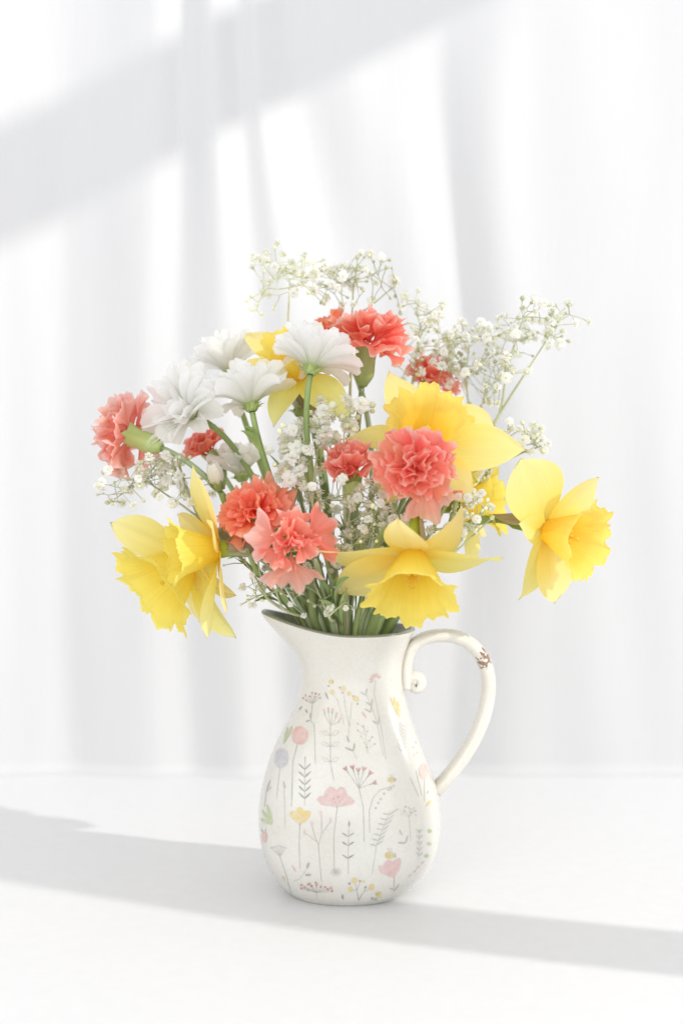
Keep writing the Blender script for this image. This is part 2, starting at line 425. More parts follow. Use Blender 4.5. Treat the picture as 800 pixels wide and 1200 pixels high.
# smooth resample
zq = np.concatenate([np.array([0, .0008, .002, .004]), np.linspace(.007, zz[-1], 60)])
def smooth_interp(v):
    y = np.interp(zq, zz, v)
    for _ in range(5):
        y[5:-1] = (y[4:-2] + 2 * y[5:-1] + y[6:]) / 4
    return y
XL = smooth_interp(xl); XR = smooth_interp(xr)
ZTOP = zq[-1]
NT = 112
def ring(cx, a, b, z, t, off=0.0):
    """t: 0 bottom of neck .. 1 rim (drives the spout)"""
    out = []
    for k in range(NT):
        th = 2 * pi * k / NT
        c, s = cos(th), sin(th)
        n = 2.2 + 1.15 * sm(.16, .10, z) * sm(0, .04, z)
        ex = math.copysign(abs(c) ** (2 / n), c); ey = math.copysign(abs(s) ** (2 / n), s)
        x = cx + (a - off) * ex; y = (b - off) * ey
        if t > 0:
            w = max(0.0, -c) ** 2.2
            x -= 0.0235 * (t ** 1.9) * w
            y *= 1 - 0.10 * t * max(0.0, -c) ** 1.2
            zl = z + 0.0135 * t ** 1.5 * max(0.0, -c) ** 2.2 + 0.0015 * t * max(0.0, c) ** 2
        else: zl = z
        out.append(Vector((x, y, zl)))
    return out
def dims(i):
    cx = (XL[i] + XR[i]) / 2; a = (XR[i] - XL[i]) / 2
    return cx, a, a * (0.94 - 0.12 * sm(0, .05, zq[i]) + 0.04 * sm(.09, .15, zq[i]))
vs, fs, mi = [], [], []
def addring(r, m=0):
    base = len(vs); vs.extend(r)
    if base:
        for k in range(NT):
            fs.append((base - NT + k, base - NT + (k + 1) % NT, base + (k + 1) % NT, base + k)); mi.append(m)
cx, a_, b_ = dims(0)
addring(ring(cx, a_ * .9, b_ * .9, 0.0012, 0))
for i in range(len(zq)):
    cx, a_, b_ = dims(i)
    addring(ring(cx, a_, b_, zq[i], sm(.150, ZTOP, zq[i]) if zq[i] > .150 else 0))
cx, a_, b_ = dims(len(zq) - 1)
addring(ring(cx, a_, b_, ZTOP + .0004, 1, .0)); addring(ring(cx, a_, b_, ZTOP + .0016, 1, .0004), 1); addring(ring(cx, a_, b_, ZTOP + .0021, 1, .0017), 1)
addring(ring(cx, a_, b_, ZTOP + .0012, 1, .0028), 1); addring(ring(cx, a_, b_, ZTOP - .001, 1, .0034), 1)
for i in range(len(zq) - 2, 4, -1):
    cx, a_, b_ = dims(i)
    addring(ring(cx, a_, b_, zq[i], sm(.150, ZTOP, zq[i]) if zq[i] > .150 else 0, .0042), 1)
fs.append(tuple(range(NT))[::-1]); mi.append(0)
fs.append(tuple(range(len(vs) - NT, len(vs)))); mi.append(1)
JC = Vector((0.0, 0, 0))
jug = thing('jug', (0, 0, 0), 'cream ceramic jug printed with wildflowers, holding the bouquet on the white table', 'jug')
jm = mesh('jug_body', vs, fs, mats=[M['glaze'], M['inside']], midx=mi)
body = link('body', jm, jug)
bvh = BVHTree.FromPolygons([tuple(v) for v in vs], fs)

hp = [P(x, y, 1.0) for x, y in [(476, 806), (475.5, 788), (477, 772), (483, 758), (495, 749), (512, 745), (532, 746), (550, 754), (564, 770), (571.5, 793), (571, 818), (564.5, 844), (553, 870), (539, 892), (524, 911), (510, 926)]]
path = catmull(hp, 8)
hv, hf = tube(path, 0.006, n=20, flat=lambda t: (.0098 - .0022 * sm(.0, .5, t) + .0015 * sm(.8, 1, t), .0044 + .0007 * sm(.25, .5, t) - .0003 * sm(.7, 1, t)))
link('handle', mesh('jug_handle', hv, hf, mats=[M['glaze_handle']]), jug)
# little scroll where the handle ends against the neck
sp_pts = []
c0 = P(486.5, 801, 1.0)
for k in range(40):
    t = k / 39; a = radians(165) + t * radians(430); rr = .0058 * (1 - t) + .0006
    sp_pts.append(c0 + Vector((cos(a) * rr * .95, 0, -sin(a) * rr * 1.05)))
sv, sf = tube(sp_pts, .004, n=14, flat=lambda t: (.0078 + .0022 * t, .0047 * (1 - .15 * t)))
link('handle_scroll', mesh('jug_scroll', sv, sf, mats=[M['glaze_handle']]), jug)

# ---- printed decoration: thin glaze transfers that follow the jug's surface
CAMP = Vector((0, CAM_Y, CAM_H))
def on_jug(px, py):
    r = ray(px, py).normalized()
    h = bvh.ray_cast(CAMP, r)
    if h[0] is None:
        h = bvh.find_nearest(CAMP + r * (1.0 / r.y))
    n = h[1]
    if n.dot(r) > 0: n = -n
    return h[0] + n * 0.00022
class Motif:
    def __init__(s, name): s.name, s.v, s.f, s.m = name, [], [], []
    def poly(s, pts, c, rings=3):
        """filled star-shaped outline in photo pixels"""
        cx = sum(p[0] for p in pts) / len(pts); cy = sum(p[1] for p in pts) / len(pts)
        b = len(s.v); n = len(pts); s.v.append(on_jug(cx, cy))
        for r in range(1, rings + 1):
            for (x, y) in pts: s.v.append(on_jug(cx + (x - cx) * r / rings, cy + (y - cy) * r / rings))
        for k in range(n):
            s.f.append((b, b + 1 + k, b + 1 + (k + 1) % n)); s.m.append(PKEYS.index(c))
            for r in range(rings - 1):
                q = b + 1 + r * n
                s.f.append((q + k, q + n + k, q + n + (k + 1) % n, q + (k + 1) % n)); s.m.append(PKEYS.index(c))
    def blob(s, x, y, rx, ry, c, n=16, jit=.08, rot=0):
        pts = []
        for k in range(n):
            a = 2 * pi * k / n; j = 1 + rnd.uniform(-jit, jit)
            X, Y = cos(a) * rx * j, sin(a) * ry * j
            pts.append((x + X * cos(rot) - Y * sin(rot), y + X * sin(rot) + Y * cos(rot)))
        s.poly(pts, c, 2 if max(rx, ry) < 4 else 4)
    def dot(s, x, y, r, c): s.blob(x, y, r, r, c, 8, .2)
    def line(s, pts, w, c, taper=False):
        q = []
        for i in range(len(pts) - 1):
            (x0, y0), (x1, y1) = pts[i], pts[i + 1]
            n = max(1, int(math.hypot(x1 - x0, y1 - y0) / 2.5))
            for k in range(n): q.append((x0 + (x1 - x0) * k / n, y0 + (y1 - y0) * k / n))
        q.append(pts[-1]); b = len(s.v)
        for i, (x, y) in enumerate(q):
            x1, y1 = q[min(i + 1, len(q) - 1)]; x0, y0 = q[max(i - 1, 0)]
            l = math.hypot(x1 - x0, y1 - y0) or 1; nx_, ny_ = -(y1 - y0) / l, (x1 - x0) / l
            ww = w / 2 * (1 - .6 * i / len(q) if taper else 1)
            s.v.append(on_jug(x + nx_ * ww, y + ny_ * ww)); s.v.append(on_jug(x - nx_ * ww, y - ny_ * ww))
        for i in range(len(q) - 1):
            s.f.append((b + 2 * i, b + 2 * i + 1, b + 2 * i + 3, b + 2 * i + 2)); s.m.append(PKEYS.index(c))
    def leaf(s, x0, y0, x1, y1, w, c):
        n = 6; L = math.hypot(x1 - x0, y1 - y0); nx_, ny_ = -(y1 - y0) / L, (x1 - x0) / L; b = len(s.v)
        for i in range(n + 1):
            t = i / n; ww = w / 2 * sin(pi * (.06 + .88 * t)) ** .8
            for sg in (1, -1): s.v.append(on_jug(x0 + (x1 - x0) * t + nx_ * ww * sg, y0 + (y1 - y0) * t + ny_ * ww * sg))
        for i in range(n): s.f.append((b + 2 * i, b + 2 * i + 1, b + 2 * i + 3, b + 2 * i + 2)); s.m.append(PKEYS.index(c))
    def chev(s, x, ys, dx, dy, w, c, lean=0):
        for k, y in enumerate(ys):
            for sg in (-1, 1): s.leaf(x + lean * k, y, x + lean * k + sg * dx, y - dy, w, c)
    def done(s):
        m = mesh(s.name, s.v, s.f, mats=list(PM.values()), midx=s.m)
        o = link(s.name, m, jug)
        o2 = o.copy(); COL.objects.link(o2); o2.parent = jug; o2.scale = (1, -1, 1)    # the same print on the far side
def motif(name):
    def deco(f): k = Motif(name); f(k); k.done()
    return deco
ln = 0.75
@motif('printed_red_umbel')
def _(k):
    for x, y in [(355, 818), (359, 821), (363, 816), (366, 812), (370, 813), (374, 814), (375, 818), (358, 815), (369, 817)]:
        k.dot(x, y, 1.2, 'red'); k.line([(x, y), (366, 825)], .4, 'stemln')
    k.line([(366, 825), (364, 846), (368, 848), (369.5, 895)], ln, 'stemln')
    for q in [(350, 832, 354, 828), (358, 831, 360, 836), (363.5, 842, 364, 835), (358, 846, 363, 844)]: k.leaf(*q, 1.8, 'dark')
@motif('printed_yellow_flower')
def _(k):
    for x, y, r in [(388, 799, 3.2), (389, 811, 2.8), (402, 807, 3.4), (409, 813, 2.8), (417, 819, 3.6)]: k.dot(x, y, r, 'yellow')
    for x, y in [(385, 804), (390, 798.5), (398, 806), (401, 812), (414, 816), (419, 825)]: k.dot(x, y, 1.2, 'dark')
    k.line([(403, 822), (409, 851), (408, 865)], .6, 'faint'); k.line([(412, 823), (409.5, 851)], .6, 'faint'); k.line([(389, 812), (396, 822), (403, 850)], .5, 'faint'); k.line([(402, 808), (404, 823)], .5, 'faint')
    k.leaf(381, 811, 384.5, 820, 2.2, 'dark')
@motif('printed_pink_umbel')
def _(k):
    for x, y in [(379.5, 833), (384.5, 831.5), (389.5, 832.5), (394.5, 837), (398.5, 843)]:
        k.leaf(x, y, x + (386 - x) * .25, y + 4.5, 1.8, 'grey'); k.dot(x, y - 1, 1.3, 'rose'); k.line([(x, y + 3), (387, 850)], .45, 'stemln')
    k.line([(387, 850), (387, 894), (391, 914)], ln, 'stemln')
    for y in (862, 875, 893):
        for sg in (-1, 1):
            t = (387 + sg * 11, y - 5); k.line([(387, y), (387 + sg * 6, y - 5.5), t, (387 + sg * 6, y - .5), (387, y)], .5, 'faint')
@motif('printed_pink_tulip')
def _(k):
    k.blob(351, 862, 9.6, 11, 'rose', 20, .05, .2); k.line([(348.5, 872), (343, 893), (341.5, 945)], ln, 'stemln')
    for dx in (-4, 0, 4): k.line([(349 + dx * .3, 870), (350 + dx, 856)], .5, 'pink')
    k.leaf(347, 872, 351, 869, 2, 'grey')
@motif('printed_green_leaf')
def _(k): k.leaf(332, 871, 342, 851, 4.4, 'green'); k.leaf(332, 871, 337, 852, 2.6, 'green')
@motif('printed_lilac_flower')
def _(k):
    k.blob(329.6, 888.5, 8.3, 11.5, 'lilac', 22, .06)
    for i in range(14): k.dot(329 + rnd.uniform(-5, 5), 888 + rnd.uniform(-8, 8), .6, 'grey')
    k.line([(328, 900), (324, 935)], .5, 'faint')
@motif('printed_sprig')
def _(k):
    k.chev(357, [902, 911, 920, 928, 936], 7.2, 7.2, 2.0, 'dark'); k.leaf(357.3, 894, 357.5, 886, 1.4, 'dark'); k.line([(357.3, 890), (357, 944)], .6, 'grey')
@motif('printed_twig')
def _(k):
    k.leaf(312, 927, 317, 914, 1.6, 'grey'); k.leaf(312, 928, 318, 922, 1.6, 'grey'); k.line([(312, 928), (310, 945)], .5, 'faint')
    k.leaf(333, 924, 332.5, 915, 1.8, 'grey'); k.dot(333.5, 922, 1.6, 'grey'); k.line([(333, 924), (334, 970)], .5, 'faint')
@motif('printed_grass_leaf')
def _(k):
    for q in [(319, 965, 313, 943), (319, 965, 307, 949.5), (319, 966, 305.5, 960)]: k.leaf(*q, 4.2, 'green')
@motif('printed_strawberry')
def _(k): k.blob(310, 981.5, 3.2, 6, 'rose', 14); k.leaf(308, 976, 306.5, 971.5, 1.2, 'grey'); k.leaf(310.5, 976, 311.5, 971, 1.2, 'grey')
@motif('printed_yellow_poppy')
def _(k):
    k.poly([(339, 953), (342, 950.5), (346, 951), (348, 947.5), (351, 945.8), (354, 947.5), (356.5, 950.5), (361, 950), (364.5, 952.5), (362, 958.5), (357, 963.5), (352, 966), (347, 963.5), (342, 959)], 'yellow', 4)
    k.leaf(351.5, 963, 351.5, 967.5, 2.2, 'stemln'); k.line([(351.3, 966), (350.5, 990), (351.5, 1018)], ln, 'stemln')
    for dx in (-4, 0, 4): k.line([(351.5, 962), (351.5 + dx, 953)], .5, 'rose')
@motif('printed_pink_flower')
def _(k):
    k.poly([(370.5, 937), (374, 933), (379, 933), (382, 926), (386.5, 921.5), (391, 923), (394, 926.5), (398, 922.5), (402.5, 923), (405.5, 927), (406.5, 932), (411, 934), (415.5, 939), (413, 942.5), (404, 944.5), (395, 946), (384, 944.5), (376, 943)], 'pink', 5)
    for x, y in [(391, 936), (396, 934), (401, 936.5), (398, 939), (393, 940)]: k.dot(x, y, .9, 'red'); k.line([(x, y), (395, 945)], .4, 'rose')
    k.leaf(394.6, 943, 395, 948, 2.2, 'grey'); k.line([(395, 946), (391, 980), (391.5, 1020)], ln, 'stemln')
@motif('printed_pink_twig')
def _(k):
    k.line([(376.5, 1033), (373, 991), (377, 976), (376.5, 957)], .7, 'stemln'); k.line([(373.5, 991), (368, 978), (365.5, 967)], .6, 'stemln'); k.line([(372, 987), (364, 981), (357, 976)], .6, 'stemln'); k.line([(377.5, 976), (387, 963)], .6, 'stemln')
    for x, y in [(376, 954), (365.5, 966), (357, 976), (387.5, 962)]: k.leaf(x, y + 3, x - .5, y - 4, 3, 'blush')
@motif('printed_sprig')
def _(k):
    k.chev(407.6, [980.5, 991, 1006], 7, 4.5, 2.0, 'dark'); k.leaf(408.8, 969, 409, 962, 2.2, 'dark'); k.line([(408.7, 966), (407.8, 1000), (408, 1024)], .7, 'grey')
@motif('printed_starburst')
def _(k):
    for i in range(14):
        a = 2 * pi * i / 14; k.line([(393.5, 1022), (393.5 + cos(a) * 7, 1022 + sin(a) * 5.5)], .5, 'faint')
    k.dot(393.5, 1022, 1.3, 'grey')
@motif('printed_faint_umbel')
def _(k):
    for i in range(7):
        t = i / 6; x = 318 + 17 * t; y = 991 + 5 * abs(t - .5); k.line([(328, 1004), (x, y)], .4, 'faint'); k.dot(x, y, .9, 'grey')
    k.line([(328, 1004), (335, 1025), (341, 1047)], .7, 'faint'); k.leaf(333, 1033, 331, 1027, 3, 'blush')
@motif('printed_twig')
def _(k):
    k.line([(344, 1033), (352, 1029), (359, 1019)], .6, 'grey'); k.leaf(359.5, 1018, 362, 1010.5, 3.2, 'dark'); k.leaf(357.5, 1025.5, 365, 1025, 2.8, 'dark'); k.leaf(346.5, 1022, 342, 1013.5, 1.5, 'rose')
@motif('printed_red_umbel')
def _(k):
    for x, y in [(353, 1037), (353, 1041), (357, 1040), (361, 1036.5), (361, 1043), (365, 1038), (371, 1037), (370, 1034.5), (376, 1039), (381, 1039.5), (388, 1040.5), (389, 1044), (384, 1042), (363, 1035.5)]:
        k.dot(x, y, 1.5, 'red'); k.line([(x, y), (371, 1046)], .4, 'stemln')
    k.line([(371, 1045), (371, 1054)], .6, 'stemln'); k.leaf(401, 1048, 401.5, 1054, 2.6, 'dark')
@motif('printed_pink_fan')
def _(k):
    for i in range(6):
        a = radians(200 - i * 32); x, y = 440 + cos(a) * 8, 797 - sin(a) * 7.5
        k.leaf(440 + cos(a) * 3, 797 - sin(a) * 3, x, y, 2.0, 'rose')
    k.line([(440, 797), (438, 812), (446, 850), (452, 890)], .55, 'faint')
@motif('printed_sprig')
def _(k):
    for x, y in [(428.5, 815), (435, 827), (434, 835), (443, 849)]:
        k.leaf(x, y, x - 7, y - 4.5, 1.8, 'grey'); k.leaf(x, y, x + 1.2, y - 8.5, 1.8, 'grey')
    k.line([(428, 812), (435, 828), (441, 845), (449, 886)], .5, 'faint'); k.leaf(424, 834, 429, 842, 2.2, 'rose')
@motif('printed_dotted_sprig')
def _(k):
    for x, y in [(419, 848), (425.5, 851), (419, 856), (422.5, 863), (430, 857), (427, 870), (436, 864), (429.5, 876), (439, 872), (433, 868)]: k.dot(x, y, 1.1, 'grey'); k.line([(x, y), (429 + (x - 429) * .3, y + 5)], .35, 'faint')
    k.line([(425, 850), (429, 866), (431, 884)], .4, 'faint')
@motif('printed_leaf_pair')
def _(k):
    for q in [(409, 870, 406, 862), (414, 880, 404, 876), (414, 880, 415.5, 871)]: k.leaf(*q, 2.2, 'dark')
    k.line([(413, 878), (418, 890)], .5, 'faint')
@motif('printed_red_fan')
def _(k):
    for x, y in [(404, 900), (412.5, 898), (419.5, 901), (426.5, 900), (434.5, 905), (440, 917)]:
        dx, dy = (420.5 - x), (924 - y); l = math.hypot(dx, dy); dx /= l; dy /= l
        k.line([(x + dx * 3, y + dy * 3), (420.5, 924)], .6, 'stemln'); k.leaf(x + dx * 3, y + dy * 3, x + dx * 8, y + dy * 8, 1.8, 'grey')
        for sg in (-1, 0, 1): k.leaf(x + dx * 4, y + dy * 4, x - dx * 1.5 - dy * sg * 2.6, y - dy * 1.5 + dx * sg * 2.6, 1.7, 'red')
    k.line([(420.5, 924), (425.5, 946), (426.5, 986)], .7, 'stemln')
def bee(k, x, y, s):
    k.blob(x, y, 6 * s, 4.2 * s, 'yellow', 14, .03)
    for dx in (-3, 0, 3): k.leaf(x + dx * s, y - 4 * s, x + (dx + .3) * s, y + 4 * s, 1.5 * s, 'green')
    k.blob(x + 6 * s, y - .3 * s, 2.2 * s, 3 * s, 'grey', 10)
    k.line([(x + 1, y - 4 * s), (x - 3 * s, y - 8 * s), (x + 3 * s, y - 8 * s), (x + 2, y - 4 * s)], .4, 'faint')
@motif('printed_bee')
def _(k): bee(k, 456, 1002.5, 1.0)
@motif('printed_bee')
def _(k): bee(k, 458, 914, .75)
@motif('printed_yellow_petal')
def _(k):
    for q in [(467.5, 840, 457, 817), (468, 840, 461, 816.5), (468, 839, 465.5, 822)]: k.leaf(*q, 3.0, 'yellow')
@motif('printed_faint_fern')
def _(k):
    for i in range(8): k.line([(470 + i * .4, 880 - i * 4), (465 + i * .4, 874 - i * 4)], .6, 'faint'); k.line([(470 + i * .4, 880 - i * 4), (475 + i * .4, 875 - i * 4)], .6, 'faint')
    for x, y in [(484, 876), (487, 870), (488.5, 882), (485, 885)]: k.dot(x, y, 1.2, 'blush')
@motif('printed_pink_tulip')
def _(k):
    k.blob(495.5, 904, 5, 9, 'blush', 18, .05); k.line([(497, 913), (497, 940)], .6, 'faint'); k.line([(487, 903), (494, 932)], .6, 'grey'); k.line([(480, 911), (490, 933)], .6, 'grey')
@motif('printed_arched_fern')
def _(k):
    k.line([(460, 921.5), (445, 926), (437, 935), (432.5, 950), (433, 976)], .7, 'stemln')
    for x, y in [(461, 921), (458, 924), (450, 930), (446, 936.5), (443, 941), (440, 947), (455, 926)]: k.dot(x, y, 1.4, 'grey')
@motif('printed_faint_umbel')
def _(k):
    for i in range(14): k.dot(476 + rnd.uniform(-11, 13), 950 + rnd.uniform(-5, 5), 1.0, 'faint')
    for x in (468, 474, 480, 486): k.line([(x, 949), (479, 958)], .4, 'faint')
    k.line([(479, 957), (481, 985)], .5, 'faint')
@motif('printed_faint_fern')
def _(k):
    k.line([(457, 950), (448, 972), (441, 990), (436, 1024)], .6, 'faint')
    for i in range(7):
        x, y = 456 - i * 2.6, 955 + i * 6
        for sg in (-1, 1): k.leaf(x, y, x + sg * 8, y - 4 - sg * 2, 1.6, 'faint')
@motif('printed_leaf_pair')
def _(k):
    k.leaf(471, 979, 467.5, 972, 2, 'grey'); k.leaf(475, 988, 466, 987.5, 2.2, 'grey'); k.leaf(475, 988, 477.5, 979, 2, 'grey')
@motif('printed_pink_heart')
def _(k):
    k.poly([(461.5, 1029), (455, 1027), (446, 1023), (442.5, 1018.5), (444, 1014.5), (449, 1014), (451, 1010), (455, 1007.5), (459, 1010), (463, 1007), (468, 1005), (470, 1009), (468, 1018), (465, 1024)], 'pink', 4)
    for dx in (-9, -5, 0, 4): k.line([(461, 1027), (459 + dx, 1013)], .5, 'rose')
    k.line([(461.5, 1029), (461, 1046)], .6, 'stemln'); k.leaf(462, 1043, 456, 1040.5, 1.8, 'grey'); k.leaf(462, 1044, 467.5, 1036, 1.6, 'grey')
@motif('printed_yellow_flower')
def _(k):
    for x, y, r in [(415, 1032, 3.3), (410.5, 1042, 2.9), (435, 1039.5, 3.5), (443, 1048, 4.0), (425.5, 1033, 2.0)]: k.dot(x, y, r, 'yellow')
    for x, y in [(409.5, 1035.5), (421.5, 1032.5), (427.8, 1040), (442.5, 1048), (436, 1053), (440, 1054)]: k.dot(x, y, 1.6, 'dark')
    for x, y in [(415, 1033), (411, 1043), (421.5, 1034)]: k.line([(x, y), (418, 1043), (420, 1055)], .55, 'grey')
    for x, y in [(428, 1041), (434, 1041)]: k.line([(x, y), (426, 1045), (420, 1055)], .55, 'grey')
@motif('printed_side_sprig')
def _(k):
    k.chev(491, [976, 983, 990, 997, 1003], 3.6, 4.5, 1.4, 'faint'); k.line([(491, 972), (490, 1006)], .5, 'faint')
    for x, y in [(503, 974), (502.5, 989), (499.5, 1003)]: k.blob(x, y, 2.6, 2.2, 'green', 10)
    k.leaf(499, 945, 505, 938, 3.2, 'yellow'); k.leaf(500, 930, 502, 926, 1.4, 'grey')
    for x, y in [(484, 1023), (488, 1018), (493, 1013), (478, 1028)]: k.leaf(x, y, x + 3.5, y - 3.5, 1.6, 'blush')
@motif('printed_red_umbel')
def _(k):
    for x, y in [(437, 791), (441, 789.5), (459, 797)]: k.dot(x, y, 1.0, 'blush')

# ------------------------------------------------------------------ petals
def petal(name, L, prof, phi0, phi1, nu=10, nv=8, cup=0.0, ruf=0.0, rk=3.0, notch=0.0, teeth=0.0, tk=9, twist=0.0, crease=0.0, seed=0, polar=None, tipcurl=0.0, matl=None):
    """petal rooted at the origin; +X outward, +Z the flower's axis. phi = angle from the axis at base and tip"""
    r = random.Random(seed); ph = r.uniform(0, 6.28); ph2 = r.uniform(0, 6.28); sk = r.uniform(-.12, .12)
    tj = [r.uniform(0, 1) for _ in range(40)]
    S = 60; C = [(0, 0)]; A = [phi0]
    for i in range(S + 8):
        t = i / S; f = phi0 + (phi1 - phi0) * sm(0, 1, t) * .5 + (phi1 - phi0) * min(t, 1.15) * .5 + tipcurl * sm(.7, 1.1, t)
        C.append((C[-1][0] + sin(f) * L / S, C[-1][1] + cos(f) * L / S)); A.append(f)
    vs, uv, fs = [], [], []
    for i in range(nu + 1):
        u = i / nu
        for j in range(nv + 1):
            v = -1 + 2 * j / nv
            e = 1.0
            if teeth and u > .8: e += teeth * ((tj[int((v + 1) * tk) % 40] - .5) + .8 * (abs(((v + 1) * tk) % 1 - .5) * 2 - .5)) * (u - .8) / .2
            if notch and u > .75: e -= notch * exp(-(v / .3) ** 2) * (u - .75) / .25
            if polar:
                a = v * polar * (0.10 + .90 * sm(.12, .85, u))
                al = u * e * cos(a) ** .6; y = u * e * sin(a) * L
            else:
                al = u * e - .5 * (1 - sqrt(max(0, 1 - (v * .8) ** 2))) * .10 * u; y = prof(u) * v * L
            al = max(0, min(al, 1.1)); k = al * S; k0 = int(k); fr = k - k0
            x = C[k0][0] * (1 - fr) + C[k0 + 1][0] * fr; z = C[k0][1] * (1 - fr) + C[k0 + 1][1] * fr
            f = A[min(k0 + 1, len(A) - 1)]
            n = Vector((-cos(f), 0, sin(f)))             # inner side
            h = cup * L * (v * v) * (u ** .5) * (prof(u) if prof else .3) * 2
            tp = 1.0 if polar else min(1.0, prof(u) / .10)
            h += tp * ruf * L * (u ** 2.2) * (sin(rk * v * 2 + ph) + .6 * sin(rk * v * 4.3 + ph2 + u * 3))
            h -= crease * L * exp(-(v / .18) ** 2) * sin(pi * min(u, 1))
            h += tp * sk * L * v * u * .5
            tw = twist * u
            p = Vector((x, y * cos(tw), z)) + n * (h + y * sin(tw))
            vs.append(p); uv.append((u * min(e, 1.03), (v + 1) / 2))
    for i in range(nu):
        for j in range(nv):
            a = i * (nv + 1) + j; fs.append((a, a + 1, a + nv + 2, a + nv + 1))
    return mesh(name, vs, fs, uv=uv, mats=[matl])

def rim_point(hub, k=0.30, j=0.010):
    """where a stem passes the mouth of the jug"""
    x = 0.006 + max(-.034, min(.034, hub.x * k)) + rnd.uniform(-j, j) * .6
    y = max(-.026, min(.026, (hub.y) * k)) + rnd.uniform(-j, j) * .6
    q = sqrt(((x - .006) / .036) ** 2 + (y / .028) ** 2)
    if q > 1: x = .006 + (x - .006) / q; y /= q
    return Vector((x, y, .185))

def stem_path(end, d, reach, rim=None, n=10, arc=0.0):
    """from inside the jug through its mouth to the back of the flower"""
    rim = rim or rim_point(end)
    rim = rim + Vector((0, 0, .007))
    foot = Vector((0.004 - (rim.x - .004) * .9, -rim.y * .6, .07 + rnd.uniform(0, .03)))
    c2 = end - Vector(d).normalized() * reach
    c1 = rim + (rim - foot).normalized() * (c2 - rim).length * .34
    pts = [foot, foot.lerp(rim, .5)]
    K = 4 * n
    for i in range(K + 1):
        t = i / K
        # cubic Bezier rim -> end
        p = rim * (1 - t) ** 3 + c1 * 3 * t * (1 - t) ** 2 + c2 * 3 * t * t * (1 - t) + end * t ** 3
        pts.append(p)
    return pts

# ---- daffodils
def tep_prof(w, pt=1.0):
    return lambda u: w * (.16 * (1 - u) ** 2 + (1.32 + .22 * pt) * (u ** .7) * (1 - u ** (2.6 - .7 * pt)) ** (.85 + .2 * pt))
def corona_mesh(L, r0, r1, seed, flare=1.0):
    r = random.Random(seed); p = [r.uniform(0, 6.28) for _ in range(6)]
    nt, nr = 168, 22; vs, fs, uv = [], [], []
    lob = [r.uniform(.6, 1.3) for _ in range(12)]
    for i in range(nr + 1):
        t = i / nr
        for k in range(nt):
            th = 2 * pi * k / nt
            rad = r0 + (r1 * .72 - r0) * sm(-.35, .85, t) + r1 * .30 * flare * sm(.62, 1.06, t)
            w = max(0, (t - .5) / .5)
            lo = lob[int(th / (2 * pi) * 12) % 12]
            f1 = sin(9 * th + p[0] + .7 * sin(2 * th + p[4])); f2 = sin(17 * th + p[1] + sin(3 * th + p[2])); f3 = sin(41 * th + p[3])
            rad *= 1 + w ** 1.6 * (.095 * f1 * lo + .055 * f2 + .018 * f3) + .006 * sin(12 * th + p[5]) * sm(0, .3, t)
            z = L * t + L * w ** 2 * (.018 * f2 * lo + .05 * sin(5 * th + p[4]) + .010 * f3) - L * .10 * flare * sm(.8, 1.0, t)
            vs.append((rad * cos(th), rad * sin(th), z)); uv.append((t, (6 * th / (2 * pi)) ))
    for i in range(nr):
        for k in range(nt):
            a = i * nt + k; b = i * nt + (k + 1) % nt; fs.append((a, b, b + nt, a + nt))
    c = len(vs); vs.append((0, 0, -.001)); uv.append((0, 0))
    for k in range(nt): fs.append((c, (k + 1) % nt, k))
    return mesh('corona', vs, fs, uv=uv, mats=[M['corona']])

